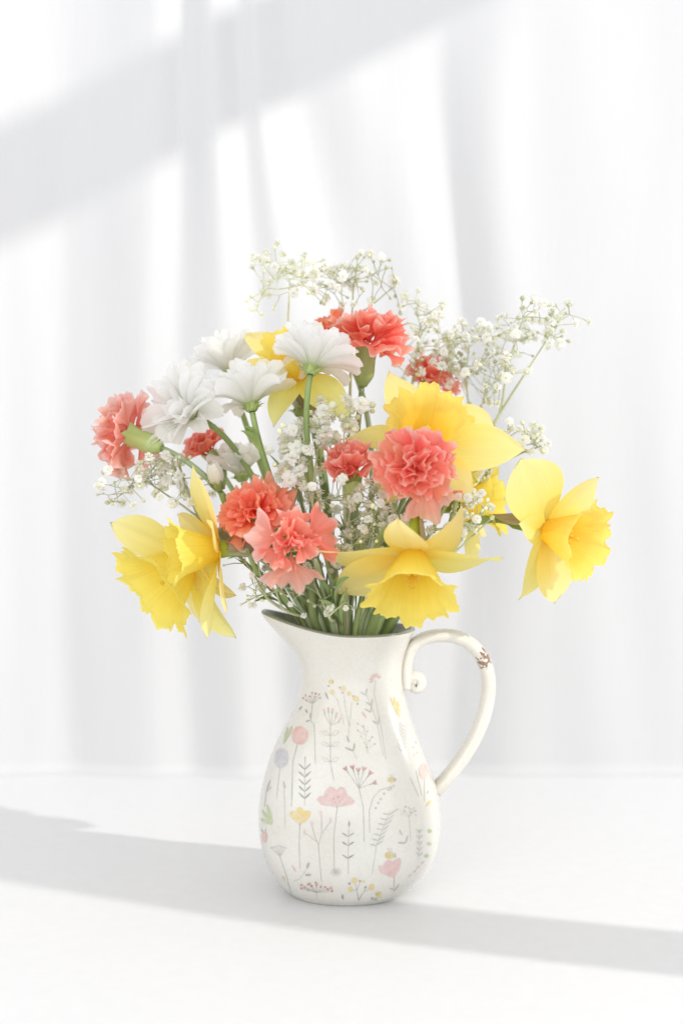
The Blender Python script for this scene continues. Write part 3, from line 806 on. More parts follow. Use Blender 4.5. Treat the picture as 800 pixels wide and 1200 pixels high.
def daffodil(px, py, d, dr, angs, label, tl=.046, tw=.30, cl=.033, cr=.026, flare=1.0, reach=.05, phis=None, lens=None, curls=None, rim=None, spathe=True, twists=None, seed=0, neck_l=.018, pt=1.0):
    hub = P(px, py, d); dr = Vector(dr).normalized()
    R0 = frame(dr)
    back = hub - dr * (neck_l + .014)
    path = stem_path(back, dr, reach, rim)
    t = thing('daffodil', path[0], label, 'daffodil', 'daffodils in the jug')
    T = Matrix.Translation(hub)
    for i, a in enumerate(angs):
        f = phis[i] if phis else radians(82 + (i % 2) * 8)
        LL = tl * (lens[i] if lens else 1 + .05 * sin(i * 2.3 + seed))
        c = curls[i] if curls else radians(rnd.uniform(-18, 22))
        tws = twists[i] if twists else rnd.uniform(-.35, .35)
        m = petal('tepal', LL, tep_prof(tw * rnd.uniform(.9, 1.08), pt), f - radians(12), f + c, nu=16, nv=10, cup=rnd.uniform(-.05, .30), ruf=.012, rk=1.6, crease=.018, twist=tws, seed=seed * 31 + i, matl=M['tepal'])
        lift = .0008 * (i % 2)
        link('tepal', m, t, T @ R0 @ Matrix.Rotation(radians(a), 4, 'Z') @ Matrix.Translation((.0035, 0, lift)))
    link('corona', corona_mesh(cl, .0058, cr, seed + 5, flare), t, T @ R0 @ Matrix.Rotation(rnd.uniform(0, 6), 4, 'Z') @ Matrix.Translation((0, 0, .0012)))
    v, f = [], []
    for k in range(6):
        a = k * pi / 3; b = Vector((.0028 * cos(a), .0028 * sin(a), .001)); e = Vector((.0042 * cos(a), .0042 * sin(a), cl * .5))
        tube([b, b.lerp(e, .6), b.lerp(e, .62), e], lambda q: .0006 if q < .5 else .0013, 6, v, f)
    tube([Vector((0, 0, 0)), Vector((0, 0, cl * .6)), Vector((0, 0, cl * .68))], lambda q: .0008 if q < .9 else .0019, 6, v, f)
    link('stamens', mesh('stamens', v, f, mats=[M['tepal']]), t, T @ R0)
    # green neck and ovary behind the flower
    np_ = [hub - dr * ((neck_l + .014) * q) for q in (0, .25, .5, .68, .85, 1)]
    rr = [.0062, .0052, .0040, .0052, .0046, .0030]
    v, f = tube(np_, lambda q: float(np.interp(q, [0, .25, .5, .68, .85, 1], rr)), 12)
    link('neck', mesh('neck', v, f, mats=[M['dafneck']]), t)
    v, f = tube(path, lambda q: .0036 - .0004 * q, 10)
    link('stem', mesh('stem', v, f, mats=[M['stem']]), t)
    if spathe:
        s = petal('spathe', .042, lambda u: .17 * sin(pi * min(.98, .12 + .8 * u)) ** .7 + .02, radians(8), radians(14), nu=10, nv=8, cup=.9, ruf=.02, seed=seed, matl=M['spathe'])
        link('spathe', s, t, Matrix.Translation(path[-5]) @ frame((path[-1] - path[-5])) @ Matrix.Rotation(radians(200 + 40 * seed), 4, 'Z') @ Matrix.Translation((.0033, 0, 0)))
    return t

D = radians
daffodil(350, 440, 1.015, (-.20, -.60, .66), [137, 75, 20, -42, -95, 190], 'yellow daffodil half hidden behind the white chrysanthemums at the top, one petal arching out', tl=.056, tw=.30, cl=.030, cr=.022, phis=[D(84), D(75), D(85), D(95), D(92), D(80)], lens=[1.28, .75, .75, 1.1, .9, 1.05], curls=[D(25), 0, 0, D(10), D(10), D(30)], twists=[.55, 0, .1, 0, .1, 0], seed=1)
daffodil(497, 524, .985, (.02, -.78, .55), [112, 26, -10, -62, -122, 178], 'large yellow daffodil with a deep orange-yellow cup behind the biggest coral carnation', tl=.054, tw=.37, cl=.036, cr=.0275, flare=1.1, phis=[D(80), D(95), D(86), D(88), D(92), D(84)], lens=[1.12, 1.05, 1.25, 1.05, 1.05, .98], curls=[D(10), D(25), D(-4), 0, 0, D(10)], twists=[.1, .5, .25, 0, 0, .1], seed=2)
daffodil(484, 650, .922, (-.06, -.62, -.78), [100, 24, -14, -80, 216, 176], 'yellow daffodil drooping over the jug rim with its frilled cup facing out', tl=.052, tw=.42, cl=.037, cr=.029, flare=1.0, phis=[D(82), D(96), D(98), D(80), D(88), D(94)], lens=[.86, 1.02, 1.12, .9, 1.25, 1.25], curls=[D(20), D(95), D(14), 0, D(6), D(10)], twists=[-.5, .5, .3, 0, .1, -.5], seed=3, reach=.045, rim=Vector((.022, -.018, .185)))
daffodil(256, 644, .955, (-.92, -.34, -.04), [88, -82, 35, -48, 150, 215], 'yellow daffodil in profile at the left edge, its trumpet pointing away from the orange carnation', tl=.052, tw=.40, cl=.034, cr=.022, flare=.9, phis=[D(84), D(92), D(76), D(96), D(78), D(84)], lens=[1.10, 1.10, .7, .95, .9, 1.0], twists=[.5, .6, .1, .5, 0, 0], seed=4, rim=Vector((-.018, -.012, .184)))
daffodil(224, 656, 1.0, (-.62, -.46, -.50), [132, -64, 60, -20, 180, 250], 'yellow daffodil hanging lowest at the left, ragged cup facing down, behind another daffodil', tl=.050, tw=.38, cl=.042, cr=.033, flare=1.3, phis=[D(80), D(84), D(95), D(96), D(86), D(84)], lens=[1.22, 1.22, .7, 1.1, .9, 1.0], twists=[.5, .1, 0, .2, 0, 0], seed=5, rim=Vector((-.024, .004, .185)))
daffodil(640, 622, .985, (.72, -.64, -.18), [120, 50, -74, -108, 170, 10], 'pale yellow daffodil standing alone at the right with rounded petals and a frilled cup', tl=.050, tw=.56, cl=.038, cr=.026, phis=[D(106), D(88), D(92), D(98), D(104), D(80)], lens=[1.10, 1.02, 1.02, 1.0, .55, .7], curls=[D(6), D(-14), D(-8), D(6), 0, D(-10)], twists=[-.6, .3, .2, -.3, 0, 0], pt=.25, seed=6, rim=Vector((.036, .004, .184)))
daffodil(540, 592, 1.035, (.75, -.25, .08), [90, -90, 30, -30, 150, 210], 'yellow daffodil tucked behind the large one, only frilled edge showing beside baby\'s breath', tl=.042, tw=.4, cl=.030, cr=.024, seed=7, rim=Vector((.030, .014, .184)))

# ---- carnations
CARN = {}
LAY = [(7, 58, 110, 1.04, .86), (6, 42, 84, 1.02, .84), (6, 24, 58, .98, .80), (5, 8, 34, .92, .74), (4, -8, 14, .85, .62)]
for l, (n, f0_, f1_, L_, pol) in enumerate(LAY):
    for v in range(4):
        CARN[l, v] = [petal('petal', L_ * (1 + .06 * (v - 1.5) / 1.5), None, D(f0_ + 4 * v - 6), D(f1_ + 9 * v - 14), nu=11, nv=20, ruf=.080 + .016 * v, rk=1.7 + .6 * v, teeth=.13, tk=9, polar=pol * (1 + .1 * (v - 1.5)), seed=100 + l * 10 + v, tipcurl=D(10 * v - 10), matl=M[c]) for c in ('coral', 'orange', 'pink')]
def carnation(px, py, d, dr, R, label, tint='coral', layers=(0, 1, 2, 3, 4), dens=1.0, close=0.0, stem_reach=.06, rim=None, back=.55, leaves=1, roll=0, asp=1.0, outer=()):
    ci = ('coral', 'orange', 'pink').index(tint)
    dr = Vector(dr).normalized(); c = P(px, py, d)
    hub = c - dr * R * back                   # base of the petals = mouth of the calyx
    R0 = frame(dr, roll)
    cl = .024 * R / .028 + .004
    foot = hub - dr * cl
    path = stem_path(foot, dr, stem_reach, rim)
    t = thing('carnation', path[0], label, 'carnation', 'carnations in the jug')
    for l in layers:
        n = max(3, round(LAY[l][0] * dens))
        for k in range(n):
            a = 2 * pi * (k + .5 * (l % 2)) / n + rnd.uniform(-.22, .22)
            tilt = -close * (1 - l * .12) + rnd.uniform(-.36, .30)
            s = R * 1.05 * rnd.uniform(.78, 1.14)
            Mx = Matrix.Translation(hub) @ R0 @ Matrix.Rotation(a, 4, 'Z') @ Matrix.Translation((.0026 * (1 - l * .2), 0, -.002 + .0010 * l)) @ Matrix.Rotation(tilt, 4, 'Y') @ Matrix.Rotation(rnd.uniform(-.15, .15), 4, 'X') @ Matrix.Diagonal((s, s * (1 if rnd.random() < .5 else -1), s * asp, 1))
            link('petal', CARN[l, rnd.randrange(4)][ci], t, Mx)
    for (a, tl_, sc, *tn) in outer:                 # single, widely spread outer petals
        s = R * sc
        link('petal', CARN[0, rnd.randrange(4)][2 if tn else ci], t, Matrix.Translation(hub) @ R0 @ Matrix.Rotation(radians(a), 4, 'Z') @ Matrix.Translation((.0028, 0, -.001)) @ Matrix.Rotation(tl_, 4, 'Y') @ Matrix.Rotation(rnd.uniform(-.4, .4), 4, 'X') @ Matrix.Diagonal((s, s * .82, s, 1)))
    # calyx with five teeth
    nt, vs, fs = 30, [], []
    k = R / .028
    for i in range(15):
        q = i / 14
        rad = (.0030 + .0052 * sm(-.1, .35, q) - .0006 * sm(.3, .8, q) + .0022 * sm(.7, 1.15, q)) * k
        for j in range(nt):
            th = 2 * pi * j / nt
            tooth = abs(((th / (2 * pi) * 5) % 1) - .5) * 2
            z = -cl + cl * 1.02 * q + (tooth ** .8 * .16 * cl * sm(.75, 1, q))
            rr = rad * (1 + .03 * cos(5 * th)) * (1 + .15 * sm(.9, 1, q) * tooth)
            vs.append((rr * cos(th), rr * sin(th), z))
    for i in range(14):
        for j in range(nt): a = i * nt + j; b = i * nt + (j + 1) % nt; fs.append((a, b, b + nt, a + nt))
    fs.append(tuple(range(nt))[::-1])
    cal = link('calyx', mesh('calyx', vs, fs, mats=[M['calyx']]), t, Matrix.Translation(hub) @ R0)
    for j in range(4):                         # small bracts at the foot of the calyx
        b = petal('bract', .009 * k, lambda u: .36 * sin(pi * min(.99, .25 + .72 * u)), D(20), D(8), nu=5, nv=4, cup=.5, seed=j, matl=M['calyx'])
        o = link('bract', b, t, Matrix.Translation(hub - dr * cl * .99) @ R0 @ Matrix.Rotation(j * pi / 2, 4, 'Z') @ Matrix.Translation((.0032 * k, 0, 0)))
    v, f = tube(path, lambda q: .0019 + .0004 * (1 - q), 8)
    link('stem', mesh('stem', v, f, mats=[M['stem_pale']]), t)
    K = len(path)
    for i in range(leaves):
        q = int(K * rnd.uniform(.28, .72)); base = path[q]; td = (path[q + 1] - path[q - 1]).normalized()
        node = mesh('node', *tube([base - td * .003, base, base + td * .003], lambda z: .0032 if .2 < z < .8 else .0023, 8), mats=[M['stem_pale']])
        link('stem_node', node, t)
        az = rnd.uniform(0, 6.28)
        for s_ in (0, pi):
            m = petal('leaf', rnd.uniform(.032, .052), lambda u: .055 * (1 - u ** 3) * (.7 + .3 * u) + .004, D(12), D(rnd.uniform(35, 80)), nu=12, nv=4, cup=1.2, twist=rnd.uniform(-.6, .6), seed=i, matl=M['leaf'])
            link('leaf', m, t, Matrix.Translation(base) @ frame(td) @ Matrix.Rotation(az + s_, 4, 'Z') @ Matrix.Translation((.0022, 0, 0)))
    return t
carnation(134, 503, 1.0, (-.80, .34, .30), .0245, 'pale coral carnation at the far left with its green calyx turned outward', 'pink', rim=Vector((-.030, .004, .184)), back=.62, leaves=1)
carnation(238, 519, 1.03, (-.45, -.15, .75), .018, 'small red-coral carnation peeping out under the white chrysanthemums', 'coral', close=.25, layers=(1, 2, 3, 4), rim=Vector((-.022, .010, .184)))
carnation(432, 391, 1.0, (.12, -.20, .97), .026, 'coral carnation highest in the bouquet, its whole green calyx visible below', 'coral', rim=Vector((.006, .004, .186)), back=.42, leaves=2)
carnation(384, 381, 1.07, (-.5, .1, .85), .017, 'orange-red carnation mostly hidden behind the topmost carnation', 'orange', close=.2, layers=(1, 2, 3), leaves=0)
carnation(506, 436, 1.07, (.35, .1, .9), .020, 'coral carnation peeping over the large daffodil among baby\'s breath', 'coral', close=.15, leaves=1)
carnation(410, 540, .955, (-.10, -.52, .85), .0215, 'half-open coral carnation with folded petals beside the biggest carnation', 'coral', close=.62, layers=(1, 2, 3, 4), leaves=1, rim=Vector((.004, -.010, .185)), asp=1.25, back=.7)
carnation(485, 546, .925, (.02, -.90, .22), .0232, 'biggest coral carnation with pale petal edges, facing straight out of the bouquet', 'coral', rim=Vector((.018, -.012, .185)), leaves=2, back=.4, layers=(1, 2, 3, 4), outer=[(200, -.1, 1.15), (155, -.2, 1.1), (-70, .1, 1.35, 1), (20, -.15, 1.15), (-25, 0, 1.1), (95, -.35, 1.15, 1), (60, -.3, 1.0), (245, -.1, .95)])
carnation(294, 592, .945, (-.32, -.66, .62), .0215, 'orange-coral ruffled carnation beside the daffodil shown in profile', 'orange', rim=Vector((-.014, -.012, .185)), leaves=1)
carnation(342, 634, .915, (.16, -.92, .14), .0190, 'loose coral carnation with spread petals hanging just above the spout', 'coral', layers=(3, 4), dens=.9, outer=[(172, -.12, 1.30, 1), (82, -.25, 1.15), (14, -.30, 1.45), (-88, .08, 1.45, 1), (225, -.35, 1.0), (128, -.6, .95), (-35, -.65, .95), (60, -.8, .85), (200, -.85, .85)], rim=Vector((-.004, -.020, .185)), leaves=1, back=.35)
carnation(536, 582, .955, (.2, -.3, .9), .0058, 'tiny coral carnation bud between the daffodils at the right', 'coral', layers=(3, 4), close=.2, leaves=0, rim=Vector((.024, -.006, .185)))

# ---- white chrysanthemums
MUM = {}
ML = [(16, 60, 106, 1.0), (14, 44, 82, .97), (11, 22, 56, .90)]
mum_prof = lambda u: .165 * (.35 + .65 * sm(0, .55, u)) * sqrt(max(0.02, 1 - max(0, (u - .72) / .30) ** 2.4))
for l, (n, f0_, f1_, L_) in enumerate(ML):
    for v in range(3):
        MUM[l, v] = petal('petal', L_ * (1 + .07 * (v - 1)), mum_prof, D(f0_ + 4 * v), D(f1_ + 10 * v - 10), nu=10, nv=8, cup=.35 + .15 * v, ruf=.030, rk=1.3, notch=.07, teeth=.04, tk=3, crease=.012, twist=.25 * (v - 1), seed=300 + l * 10 + v, matl=M['white'])
def mum(px, py, d, dr, R, label, close=0.0, rim=None, reach=.06, leaves=1, asp=1.0, layers=(0, 1, 2)):
    dr = Vector(dr).normalized(); hub = P(px, py, d); R0 = frame(dr)
    path = stem_path(hub - dr * .006, dr, reach, rim)
    t = thing('chrysanthemum', path[0], label, 'chrysanthemum', 'white chrysanthemums in the jug')
    for l in layers:
        n = ML[l][0]
        for k in range(n):
            a = 2 * pi * (k + .5 * l) / n + rnd.uniform(-.13, .13); s = R * rnd.uniform(.9, 1.08)
            Mx = Matrix.Translation(hub) @ R0 @ Matrix.Rotation(a, 4, 'Z') @ Matrix.Translation((.0035, 0, .0006 * l)) @ Matrix.Rotation(-close + rnd.uniform(-.22, .26), 4, 'Y') @ Matrix.Rotation(rnd.uniform(-.35, .35), 4, 'X') @ Matrix.Diagonal((s, s * rnd.uniform(1.0, 1.25), s, 1))
            link('petal', MUM[l, rnd.randrange(3)], t, Mx)
    vs, fs, nt = [], [], 20
    for rr, z in [(.0022, -.0056), (.0036, -.0046), (.0046, -.0025), (.0050, 0), (.0042, .0010)]:
        for j in range(nt): q = 1 + .10 * cos(j * pi); vs.append((rr * q * cos(2 * pi * j / nt), rr * q * sin(2 * pi * j / nt), z + .0006 * (j % 2)))
    for i in range(4):
        for j in range(nt): a = i * nt + j; b = i * nt + (j + 1) % nt; fs.append((a, b, b + nt, a + nt))
    link('receptacle', mesh('receptacle', vs, fs, mats=[M['calyx']]), t, Matrix.Translation(hub) @ R0)
    for j in range(10):
        b = petal('bract', .0075, lambda u: .22 * (1 - u ** 2) + .02, D(35), D(85), nu=4, nv=2, cup=.3, seed=j, matl=M['calyx'])
        link('bract', b, t, Matrix.Translation(hub - dr * .0045) @ R0 @ Matrix.Rotation(j * pi / 5, 4, 'Z') @ Matrix.Translation((.0034, 0, 0)))
    vs, fs = [], []
    for i in range(6):
        q = i / 5
        for j in range(nt): vs.append((.0044 * cos(q * pi / 2) * cos(2 * pi * j / nt), .0044 * cos(q * pi / 2) * sin(2 * pi * j / nt), .001 + .004 * sin(q * pi / 2)))
    for i in range(5):
        for j in range(nt): a = i * nt + j; b = i * nt + (j + 1) % nt; fs.append((a, b, b + nt, a + nt))
    link('disc', mesh('disc', vs, fs, mats=[M['disc']]), t, Matrix.Translation(hub) @ R0)
    v, f = tube(path, lambda q: .0024 - .0004 * q, 8); link('stem', mesh('stem', v, f, mats=[M['stem']]), t)
    for i in range(leaves):
        q = int(len(path) * rnd.uniform(.4, .9)); base = path[q]; td = (path[q + 1] - path[q - 1]).normalized()
        m = petal('leaf', rnd.uniform(.016, .026), lambda u: .16 * sin(pi * min(.98, .1 + .86 * u)) + .01, D(25), D(70), nu=10, nv=6, teeth=.05, tk=4, cup=.4, seed=i + int(px), matl=M['stem'])
        link('leaf', m, t, Matrix.Translation(base) @ frame(td) @ Matrix.Rotation(rnd.uniform(0, 6.28), 4, 'Z') @ Matrix.Translation((.002, 0, 0)))
    return t
mum(228, 486, 1.0, (-.66, -.58, .40), .036, 'white chrysanthemum leaning left over the pale carnation, petals splayed', rim=Vector((-.022, 0, .185)), close=.25)
mum(270, 436, 1.06, (-.25, .22, .92), .030, 'white chrysanthemum at the upper left with sunlit creamy petals', close=.55, rim=Vector((-.014, .008, .186)))
mum(294, 474, .985, (-.18, .25, .92), .033, 'white chrysanthemum seen from below in front of the sunlit one', close=.30, rim=Vector((-.010, -.004, .186)), leaves=2)
mum(365, 431, .97, (.16, .36, .88), .031, 'white chrysanthemum on a long bare stem below the topmost carnation', close=.34, rim=Vector((-.002, -.006, .186)), leaves=2)
mum(352, 480, 1.035, (.02, .1, 1.0), .026, 'white chrysanthemum low behind the long bare stem, cupped upward', close=.60, rim=Vector((.002, .008, .186)))
mum(283, 556, 1.03, (-.2, -.1, .95), .024, 'white chrysanthemum partly hidden behind the orange carnation\'s top', close=.55, rim=Vector((-.012, .006, .186)))
def mum_bud(px, py, d, dr, R, label, rim):
    dr = Vector(dr).normalized(); hub = P(px, py, d); R0 = frame(dr); path = stem_path(hub - dr * .004, dr, .05, rim)
    t = thing('chrysanthemum_bud', path[0], label, 'flower bud')
    for k in range(12):
        m = petal('petal', R * (1 - .02 * (k % 3)), lambda u: .24 * sin(pi * min(.97, .16 + .72 * u)) ** .8, D(38), D(-30), nu=10, nv=6, cup=.6, seed=k, matl=M['cream'])
        link('petal', m, t, Matrix.Translation(hub) @ R0 @ Matrix.Rotation(k * 2.4, 4, 'Z') @ Matrix.Translation((.0025 - .0001 * k, 0, 0)))
    for k in range(8):
        m = petal('bract', R * .45, lambda u: .26 * (1 - u ** 2) + .02, D(48), D(8), nu=5, nv=4, cup=.5, seed=k, matl=M['stem'])
        link('bract', m, t, Matrix.Translation(hub - dr * .002) @ R0 @ Matrix.Rotation(k * pi / 4, 4, 'Z') @ Matrix.Translation((.0028, 0, 0)))
    v, f = tube(path, .002, 8); link('stem', mesh('stem', v, f, mats=[M['stem']]), t)
mum_bud(257, 571, .975, (-.28, -.15, .94), .019, 'closed cream chrysanthemum bud above the daffodil in profile', Vector((-.016, -.004, .185)))

# ---- baby's breath
def floret_mesh(seed, n=(6, 6, 4)):
    r = random.Random(seed); vs, fs, uv, mi = [], [], [], []
    for l, k in enumerate(n):
        el = D((82, 50, 18)[l]); ln_ = (1.0, .95, .85)[l]
        for i in range(k):
            a = 2 * pi * (i + .5 * l) / k + r.uniform(-.25, .25); e = el + r.uniform(-.22, .22); w = .36 * r.uniform(.85, 1.2); L_ = ln_ * r.uniform(.85, 1.1)
            u = Vector((cos(a) * sin(e), sin(a) * sin(e), cos(e))); s = Vector((-sin(a), cos(a), 0)); nn = u.cross(s)
            b = len(vs)
            for q, ww, h in [(0, .10, 0), (.5, .8, .05), (.85, 1.0, -.04), (1.0, .55, -.16)]:
                for sg in (-1, 0, 1): vs.append(u * (q * L_) + s * (ww * w * sg) + nn * ((h - .12 * abs(sg) * q))); uv.append((q, .5 + .5 * sg))
            for q in range(3):
                for j in range(2): c = b + q * 3 + j; fs.append((c, c + 1, c + 4, c + 3)); mi.append(0)
    b = len(vs); m_ = 6
    for rr, z in [(.10, -.62), (.30, -.42), (.34, 0.02)]:
        for j in range(m_): vs.append(Vector((rr * cos(2 * pi * j / m_), rr * sin(2 * pi * j / m_), z))); uv.append((0, 0))
    for i in range(2):
        for j in range(m_): a = b + i * m_ + j; c = b + i * m_ + (j + 1) % m_; fs.append((a, c, c + m_, a + m_)); mi.append(1)
    return mesh('floret', vs, fs, uv=uv, mats=[M['floret'], M['bud']], midx=mi)
FLO = [floret_mesh(s) for s in range(4)]
def spray(label, clusters, node, rim, size=.0036, budf=.8, seed=0, main=.0011):
    """clusters: (px,py,rx,ry,d,dd,n); node (px,py,d): where the main stem starts to branch"""
    r = random.Random(seed + 900); nd = P(*node)
    tg = []
    for (px, py, rx, ry, d, dd, n) in clusters:
        for i in range(round(n * (1.3 if d > 1.0 else 1.15))):
            a = r.uniform(0, 2 * pi); q = sqrt(r.random())
            tg.append((P(px + cos(a) * q * rx * 1.4, py + sin(a) * q * ry * 1.35, d + r.uniform(-dd, dd)), 'f' if r.random() > budf * .5 else 'b'))
    path = stem_path(nd, nd - rim, .02, rim)
    t = thing('babys_breath_spray', path[0], label, 'baby\'s breath', 'sprays of baby\'s breath in the jug')
    vs, fs = [], []; tube(path, lambda q: main * (1.25 - .35 * q), 6, vs, fs)
    bv, bf = [], []; fl = []
    def grow(p, pdir, items, rad, depth):
        if len(items) == 1:
            e, kind = items[0]; mid = p.lerp(e, .5) + pdir * (e - p).length * .05
            tube([p, mid, e], lambda q: max(.00028, rad * (1 - .3 * q)), 4, vs, fs, cap=False)
            dr = (e - mid).normalized()
            if kind == 'f': fl.append((e, dr))
            else:
                b = len(bv); q = size * r.uniform(.28, .52)
                Rm = frame(dr).to_3x3()
                for (rr, z) in [(.35, -1), (.95, -.3), (.9, .5), (.25, 1.15)]:
                    for j in range(6): bv.append(e + Rm @ Vector((rr * cos(j * pi / 3) * q, rr * sin(j * pi / 3) * q, z * q)))
                for i in range(3):
                    for j in range(6): a = b + i * 6 + j; c = b + i * 6 + (j + 1) % 6; bf.append((a, c, c + 6, a + 6))
                bf.append(tuple(b + 18 + j for j in range(6)))
            return
        # split along the widest axis
        cs = [it[0] for it in items]; mean = sum(cs, Vector()) / len(cs)
        ext = [max(c[k] for c in cs) - min(c[k] for c in cs) for k in range(3)]
        ax = ext.index(max(ext)); items = sorted(items, key=lambda it: it[0][ax])
        k = 3 if len(items) > 6 and r.random() < .45 else 2
        cut = [0] + [int(len(items) * (i + r.uniform(.8, 1.2)) / k) for i in range(1, k)] + [len(items)]
        for i in range(k):
            g = items[cut[i]:cut[i + 1]]
            if not g: continue
            m = sum((it[0] for it in g), Vector()) / len(g)
            if len(g) == 1: grow(p, pdir, g, rad * .8, depth + 1); continue
            e = p.lerp(m, r.uniform(.40, .58)); mid = p.lerp(e, .5) + pdir * (e - p).length * .06
            tube([p, p.lerp(mid, .6), mid, mid.lerp(e, .6), e], lambda q: rad * (.9 - .2 * q), 5, vs, fs, cap=False)
            grow(e, (e - mid).normalized(), g, max(.0003, rad * .74), depth + 1)
    grow(nd, (path[-1] - path[-3]).normalized(), tg, main * .85, 0)
    link('stem', mesh('spray_stem', vs, fs, mats=[M['twig']]), t)
    if bv:
        o = link('buds', mesh('buds', bv, bf, mats=[M['bud']]), t); o['kind'] = 'stuff'
    for e, dr in fl:
        s = size * r.uniform(.75, 1.25); dd = (dr + Vector((r.uniform(-.6, .6), r.uniform(-.8, .3), r.uniform(-.2, .7)))).normalized()
        link('floret', FLO[r.randrange(4)], t, Matrix.Translation(e) @ frame(dd, r.uniform(0, 6)) @ Matrix.Diagonal((s, s, s, 1)))
V = Vector
spray('tallest spray of baby\'s breath above the topmost daffodil petal', [(330, 312, 30, 20, 1.04, .03, 18), (362, 328, 24, 24, 1.04, .035, 22), (306, 355, 14, 10, 1.05, .02, 7)], (337, 385, 1.05), V((-.004, .014, .186)), seed=1)
spray('spray of baby\'s breath rising behind the topmost carnation', [(432, 316, 24, 22, 1.05, .03, 20), (395, 335, 24, 20, 1.05, .03, 24), (455, 350, 14, 20, 1.06, .02, 6)], (412, 378, 1.055), V((.004, .018, .186)), seed=2)
spray('airy spray of baby\'s breath just right of the topmost carnation', [(492, 365, 22, 18, 1.06, .02, 20), (510, 395, 28, 22, 1.06, .025, 26), (480, 420, 12, 20, 1.06, .02, 9)], (482, 452, 1.06), V((.012, .016, .186)), seed=3)
spray('wide spray of baby\'s breath reaching out over the standalone right daffodil', [(620, 372, 26, 18, 1.02, .03, 22), (655, 380, 30, 22, 1.02, .03, 26), (600, 410, 24, 26, 1.03, .03, 22), (580, 440, 18, 26, 1.03, .03, 14)], (585, 485, 1.03), V((.030, .012, .185)), seed=4, main=.0013)
spray('dense spray of baby\'s breath directly above the large daffodil\'s petals', [(545, 405, 30, 24, 1.055, .03, 38), (530, 432, 22, 22, 1.055, .03, 24), (560, 450, 18, 22, 1.06, .02, 13)], (548, 486, 1.055), V((.022, .018, .185)), seed=5)
spray('short spray of baby\'s breath beside the tip of the large daffodil\'s petal', [(604, 506, 22, 12, 1.02, .02, 16), (628, 522, 10, 8, 1.02, .01, 6), (560, 548, 12, 14, 1.03, .02, 10)], (575, 548, 1.03), V((.032, .006, .184)), seed=6)
spray('low spray of baby\'s breath spreading left under the pale carnation', [(150, 565, 30, 22, .99, .03, 24), (190, 552, 24, 18, .99, .03, 24), (215, 575, 26, 16, .99, .03, 20), (205, 545, 18, 10, .99, .02, 12)], (232, 606, .985), V((-.030, -.004, .184)), seed=7)
spray('cluster of large baby\'s breath blooms beside the half-open carnation', [(352, 528, 26, 30, .965, .02, 20), (368, 500, 22, 24, .97, .02, 14), (340, 548, 16, 12, .965, .02, 7)], (366, 590, .965), V((-.002, -.012, .185)), size=.0050, budf=.6, seed=8)
spray('spray of baby\'s breath under the white chrysanthemum with the long stem', [(402, 480, 34, 16, .96, .02, 9), (388, 500, 24, 14, .97, .02, 7)], (402, 545, .965), V((.004, -.012, .185)), size=.0058, budf=.7, seed=9)
spray('loose baby\'s breath filling the space under the half-open carnation', [(400, 600, 40, 34, .95, .03, 38), (385, 640, 26, 22, .95, .02, 20), (430, 590, 24, 20, .96, .02, 14)], (402, 668, .955), V((.002, -.016, .185)), size=.0038, seed=10)
spray('baby\'s breath between the biggest carnation and the drooping daffodil', [(445, 612, 26, 18, .945, .02, 16), (468, 622, 24, 12, .95, .02, 12), (425, 640, 16, 18, .95, .02, 10)], (442, 672, .952), V((.012, -.014, .185)), size=.0042, seed=11)
spray('baby\'s breath in front of the tucked-away daffodil at the right', [(562, 598, 22, 20, .965, .02, 18), (545, 615, 16, 12, .965, .02, 9), (520, 610, 16, 14, .965, .02, 8)], (530, 650, .965), V((.026, -.004, .185)), size=.0036, seed=12)
spray('sparse baby\'s breath stems leaning left just above the spout', [(312, 660, 28, 24, .96, .02, 12), (292, 690, 16, 16, .965, .02, 6), (350, 700, 18, 18, .945, .02, 7)], (330, 712, .96), V((-.020, -.008, .185)), size=.0026, budf=1.2, seed=13)
spray('baby\'s breath behind the loose carnation and white chrysanthemum stems', [(330, 590, 34, 40, 1.03, .02, 20), (420, 560, 40, 40, 1.04, .02, 22), (455, 610, 30, 30, 1.03, .02, 14)], (390, 660, 1.01), V((.004, .010, .186)), seed=14)

spray('thin baby\'s breath stems fanning out left, lowest over the spout', [(285, 655, 22, 16, .965, .02, 8), (300, 700, 14, 12, .97, .015, 5)], (312, 700, .965), V((-.028, -.006, .186)), size=.0026, budf=1.3, seed=15)
spray('thin baby\'s breath stems crossing behind the drooping daffodil\'s left petal', [(372, 690, 22, 22, .94, .015, 7), (400, 700, 18, 20, .94, .015, 6)], (385, 722, .943), V((-.004, -.022, .186)), size=.0030, budf=1.0, seed=16)
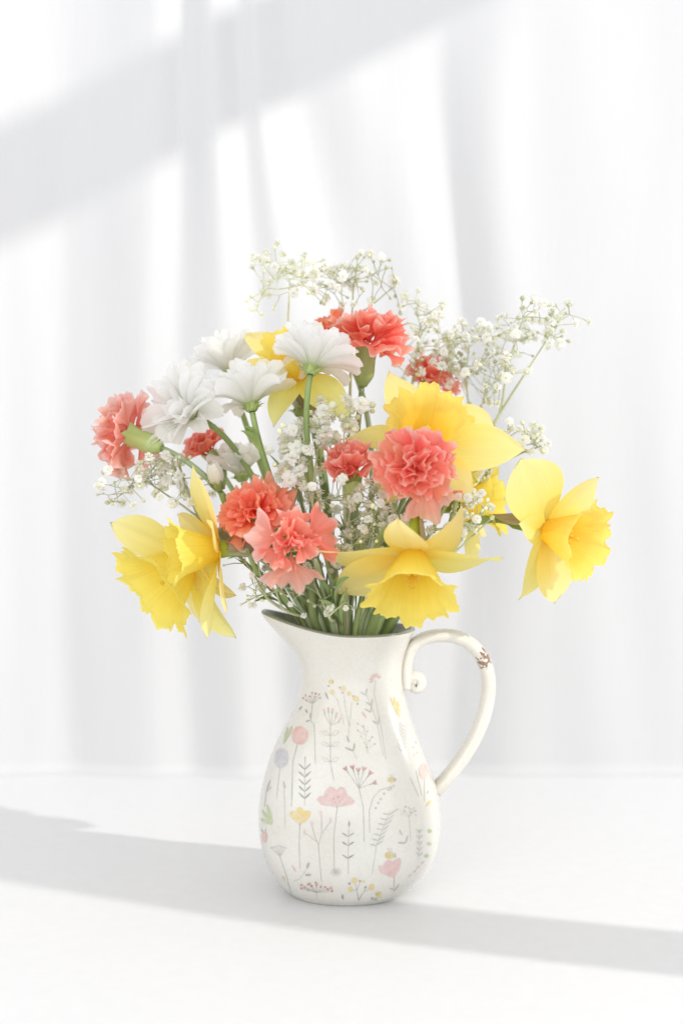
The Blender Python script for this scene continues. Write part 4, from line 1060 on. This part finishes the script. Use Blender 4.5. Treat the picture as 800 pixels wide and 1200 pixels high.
# ---- loose greenery: cut stems and leaf blades standing in the mouth of the jug
def leaf_stem(px, py, d, rim, label, n, seed, wide=.075, ln_=(.035, .06), mat='leaf', thick=.0020):
    r = random.Random(seed); tip = P(px, py, d); path = stem_path(tip, (tip - rim), .03, rim)
    t = thing('leafy_stem', path[0], label, 'leaf', 'leafy stems in the jug')
    v, f = tube(path, lambda q: thick * (1.1 - .6 * q), 8); link('stem', mesh('stem', v, f, mats=[M['stem_pale' if mat == 'leaf' else 'stem']]), t)
    for i in range(n):
        q = int(len(path) * (.12 + .84 * (i + .5) / n)); q = min(q, len(path) - 2); td = (path[q + 1] - path[q - 1]).normalized()
        for s_ in (0, pi):
            m = petal('leaf', r.uniform(*ln_), lambda u: wide * sin(pi * min(.985, .14 + .84 * u)) ** .8 + .004, D(8), D(r.uniform(15, 60)), nu=12, nv=6, cup=.8, twist=r.uniform(-.8, .8), seed=seed * 7 + i, matl=M[mat])
            link('leaf', m, t, Matrix.Translation(path[q]) @ frame(td) @ Matrix.Rotation(i * 1.6 + s_ + seed, 4, 'Z') @ Matrix.Translation((thick, 0, 0)))
for i, (px, py, d, rx, ry, lab, n) in enumerate([
    (300, 668, .965, -.026, -.008, 'thin leafy stem leaning out over the spout under the daffodil in profile', 3),
    (318, 655, .95, -.022, -.012, 'leafy stem under the loose carnation, leaning toward the spout', 3),
    (372, 665, .93, -.006, -.022, 'grey-green leafy stem directly below the loose carnation', 3),
    (440, 640, .95, .010, -.016, 'grey-green leafy stem between baby\'s breath and the drooping daffodil', 4),
    (465, 600, .955, .014, -.012, 'leafy stem rising under the biggest carnation', 4),
    (420, 610, .97, .004, -.008, 'leafy stem among baby\'s breath under the half-open carnation', 3),
    (388, 690, .94, .000, -.022, 'short leafy stem at the front of the jug mouth', 3),
    (345, 560, .99, -.006, .000, 'tall leafy stem behind the orange carnation and white blooms', 3),
    (335, 600, .975, -.012, -.006, 'leafy stem between the two lower coral carnations', 3)]):
    leaf_stem(px, py, d, V((rx, ry, .184)), lab, n, i + 3, wide=.035 if i % 2 else .05, ln_=(.025, .050), mat='leaf' if i % 3 else 'stem')
